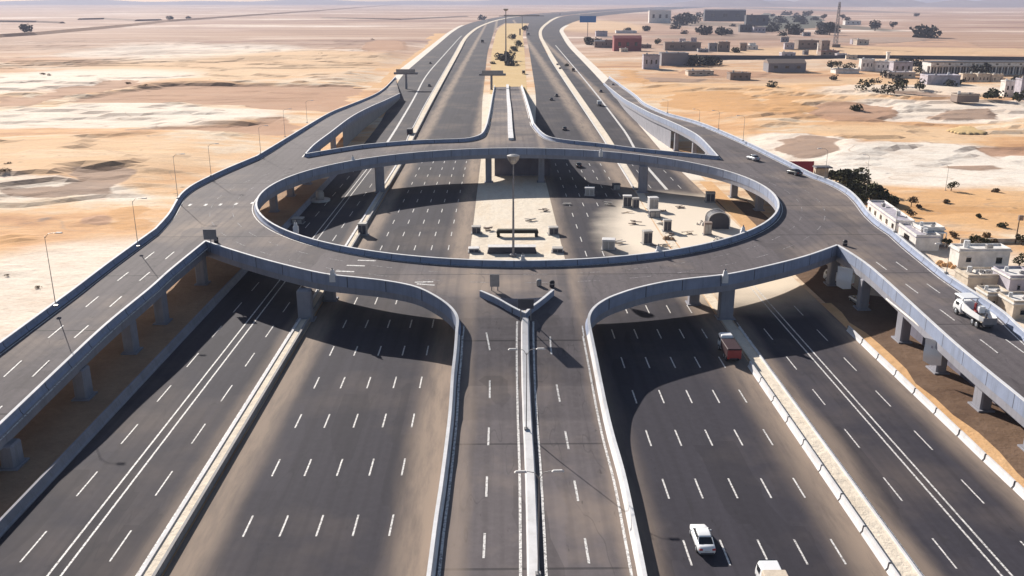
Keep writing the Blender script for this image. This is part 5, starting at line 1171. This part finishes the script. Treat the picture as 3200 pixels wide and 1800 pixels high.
SH = [(2847, 646, 1.7, 3.0, 'dry brown round shrub on the orange sand'), (2972, 596, 2.2, 3.2, 'dark green shrub alone on the pale sand'), (3038, 770, 1.7, 3.0, 'round dark bush behind the white cabin'), (2958, 774, 1.4, 2.4, 'dark bush at the right side of the kiosk'), (3075, 772, 1.6, 2.4, 'grey green bush right of the round dark bush'), (3100, 772, 1.4, 2.2, 'grey green bush nearest the wooden pole'),
      (3192, 765, 1.8, 2.6, 'dark bush at the right edge by the wooden pole'), (3185, 830, 2.4, 3.0, 'dark bush beside the white house at the right edge'), (2870, 648, 1.0, .9, 'small dry tuft beside the round shrub'), (2845, 676, 1.5, 1.8, 'dry brown shrub behind the white workshop'), (3060, 680, 1.1, 1.1, 'dark tuft in the middle of the orange sand'), (3130, 710, 1.3, 1.2, 'dark tuft with a long shadow on the orange sand'),
      (3110, 600, 1.5, 1.2, 'brown tuft at the upper edge of the orange sand'), (2958, 634, 1.2, .9, 'tiny brown tuft on the orange sand near its upper edge'), (3085, 742, 1.2, 1.2, 'dry shrub above the yard wall'), (2980, 742, 1.4, 1.5, 'dry grey shrub behind the kiosk')]
for x, y, R, H, lab in SH: R *= .8; H *= .85; tree(x, y, R, H, lab, 'leaf' if 'dark' in lab else 'leaf_dry', 300, .2, 'shrub', 'shrub')
FT = [(2734, 96, 13, 17, 'dark round tree on the plain right of the mast'), (2897, 118, 20, 18, 'large dark tree standing alone on the far plain'), (2790, 90, 8, 12, 'small tree between the two dark plain trees'), (2574, 62, 9, 14, 'dark round tree left of the mast top'), (2632, 62, 9, 14, 'dark round tree right of the mast top'), (2650, 70, 9, 12, 'second dark round tree right of the mast'), (2865, 52, 10, 12, 'pale distant tree high on the plain'),
      (2134, 80, 24, 24, 'large dark tree left of the wide grey barn'), (2172, 74, 14, 18, 'dark tree between the large tree and the wide grey barn'), (2475, 108, 13, 15, 'dark tree at the corner of the dark field'), (2592, 110, 12, 18, 'dark tree at the foot of the mast'), (2255, 112, 9, 12, 'small dark tree below the wide grey barn'), (2836 - 1000, 140, 8, 8, 'olive tree left of the grey brown house'), (1868, 137, 7, 7, 'olive tree behind the grey brown house'), (2170, 205, 8.5, 7.5, 'dark square hedge tree right of the purple grey shed'), (2205, 204, 7.5, 6.5, 'olive hedge tree beside the dark square hedge tree'), (2228, 203, 6.5, 6.0, 'olive hedge tree at the end of the hedge'),
      (2055, 138, 5, 6, 'small pale tree left of the long brown building'), (3062, 240, 6.5, 9, 'dark tree in front of the colonnade'), (2598, 216, 4, 6, 'black tree left of the car shade'), (2752, 220, 4, 6, 'small dark tree between the white houses'), (2890, 208, 8, 5, 'dark wide tree left of the colonnade'), (2840, 204, 7, 6, 'dark tree above the grey works building'), (2915, 262, 5, 6, 'brown tree at the corner of the lavender hall'), (3105, 305, 5, 4, 'brown tree below the cream houses'), (3184, 318, 4, 5, 'dark tree at the right edge below the lavender house'),
      (2415, 275, 4, 3.5, 'dark shrub at the left side of the orange plain'), (2672, 345, 4, 3, 'small dark shrub on the brown bank'), (1772, 207, 2, 2, 'tiny shrub on the right median'), (1580, 190, 8, 7, 'dark olive bush on the yellow median'), (1562, 186, 6, 5, 'dark bush at the left edge of the yellow median'), (1598, 205, 6, 5, 'bush at the near tip of the yellow median'), (1606, 160, 5, 5, 'bush in the middle of the yellow median'), (1540, 200, 3, 2.5, 'brown tuft left of the yellow median'), (1600, 125, 6, 7, 'dark bush beside the posts on the yellow median'), (1620, 145, 5, 6, 'dark bush right on the yellow median'),
      (1640, 96, 7, 8, 'dark bush at the far end of the yellow median'), (1508, 62, 12, 12, 'far bush at the left edge of the highway'), (78, 101, 12, 12, 'dark bush beside the long bank at the far left'), (530, 61, 10, 9, 'bush on the long bank at the far left'), (590, 60, 9, 7, 'low bush further along the long bank'), (1962, 102, 8, 8, 'small bush above the dark red building'), (2020, 97, 9, 8, 'bush right of the thin white roof'), (2395, 75, 13, 14, 'dark tree between the grey barns and the dark field'), (2300, 165, 5, 5, 'small tree beside the peaked brown house'), (2440, 72, 18, 16, 'dark tree at the back of the dark field'), (2500, 70, 20, 15, 'wide dark tree at the back right of the dark field')]
for x, y, R, H, lab in FT: tree(x, y, R, H, lab, 'leaf_dark' if R > 5 else 'leaf', 420, R * .13)
rt = random.Random(5)
for i in range(34):
    x = rt.uniform(2110, 2600); y = rt.uniform(44, 112); R = rt.uniform(7, 15) * (1.3 if y < 70 else 1)
    tree(x, y, R, R * rt.uniform(.7, 1.0), 'dark bushy tree in the grove around the far grey barns', 'leaf_dark', 260, R * .15, group='grove trees around the far barns')
for i in range(26):
    x = rt.uniform(2600, 3190); y = rt.uniform(190, 300); R = rt.uniform(2.5, 5)
    tree(x, y, R, R * rt.uniform(.9, 1.3), 'dusty green tree among the white works buildings', 'leaf' if i % 2 else 'leaf_dark', 200, R * .14, group='dusty trees around the white works')
for i in range(20):
    x0 = rt.uniform(1900, 2680); yb = rt.uniform(88, 190); w_ = rt.uniform(16, 44); h_ = rt.uniform(9, 16)
    house(x0, x0 + w_, yb - h_, yb, 'small low flat roofed house scattered in the far village', rt.choice(['cream_wall', 'brown_wall', 'grey_wall', 'lav_wall', 'white_wall']), rt.choice(['cream_wall', 'grey_wall', 'white_wall']), None, rt.uniform(-.3, .3), ((.3, .55, .1, .3), (.7, .55, .1, .3)), None, group='small houses of the far village')
# scattered tufts on the left desert
LT = [(140, 482, 1.1), (205, 480, .9), (20, 517, 1.6), (15, 535, 1.8), (135, 233, 2.4), (155, 236, 2), (400, 263, 2.2), (455, 268, 1.6), (1000, 170, 2.4), (1165, 125, 3), (25, 862, .6), (120, 900, .7), (660, 255, 2)]
for i, (x, y, R) in enumerate(LT):
    t = tree(x, y, R, R * .8, 'small dry brown tuft on the open sand left of the highway', 'leaf_dry', 160, R * .1, 'shrub', 'shrub', 'dry tufts on the left desert', .5)

# ---------------------------------------------------------------- haze
hm = bpy.data.materials.new('haze'); hm.use_nodes = True; nt = hm.node_tree; nt.nodes.remove(nt.nodes['Principled BSDF'])
pv = nt.nodes.new('ShaderNodeVolumePrincipled'); pv.inputs['Color'].default_value = (.72, .76, 1.0, 1); pv.inputs['Density'].default_value = .000085; pv.inputs['Anisotropy'].default_value = 0.0
nt.links.new(pv.outputs[0], nt.nodes['Material Output'].inputs['Volume'])
m = MB(); m.box((0, 6650, 99.5), (28400, 15000, 202)); hz = m.build('haze', hm); tag(hz, kind='stuff')
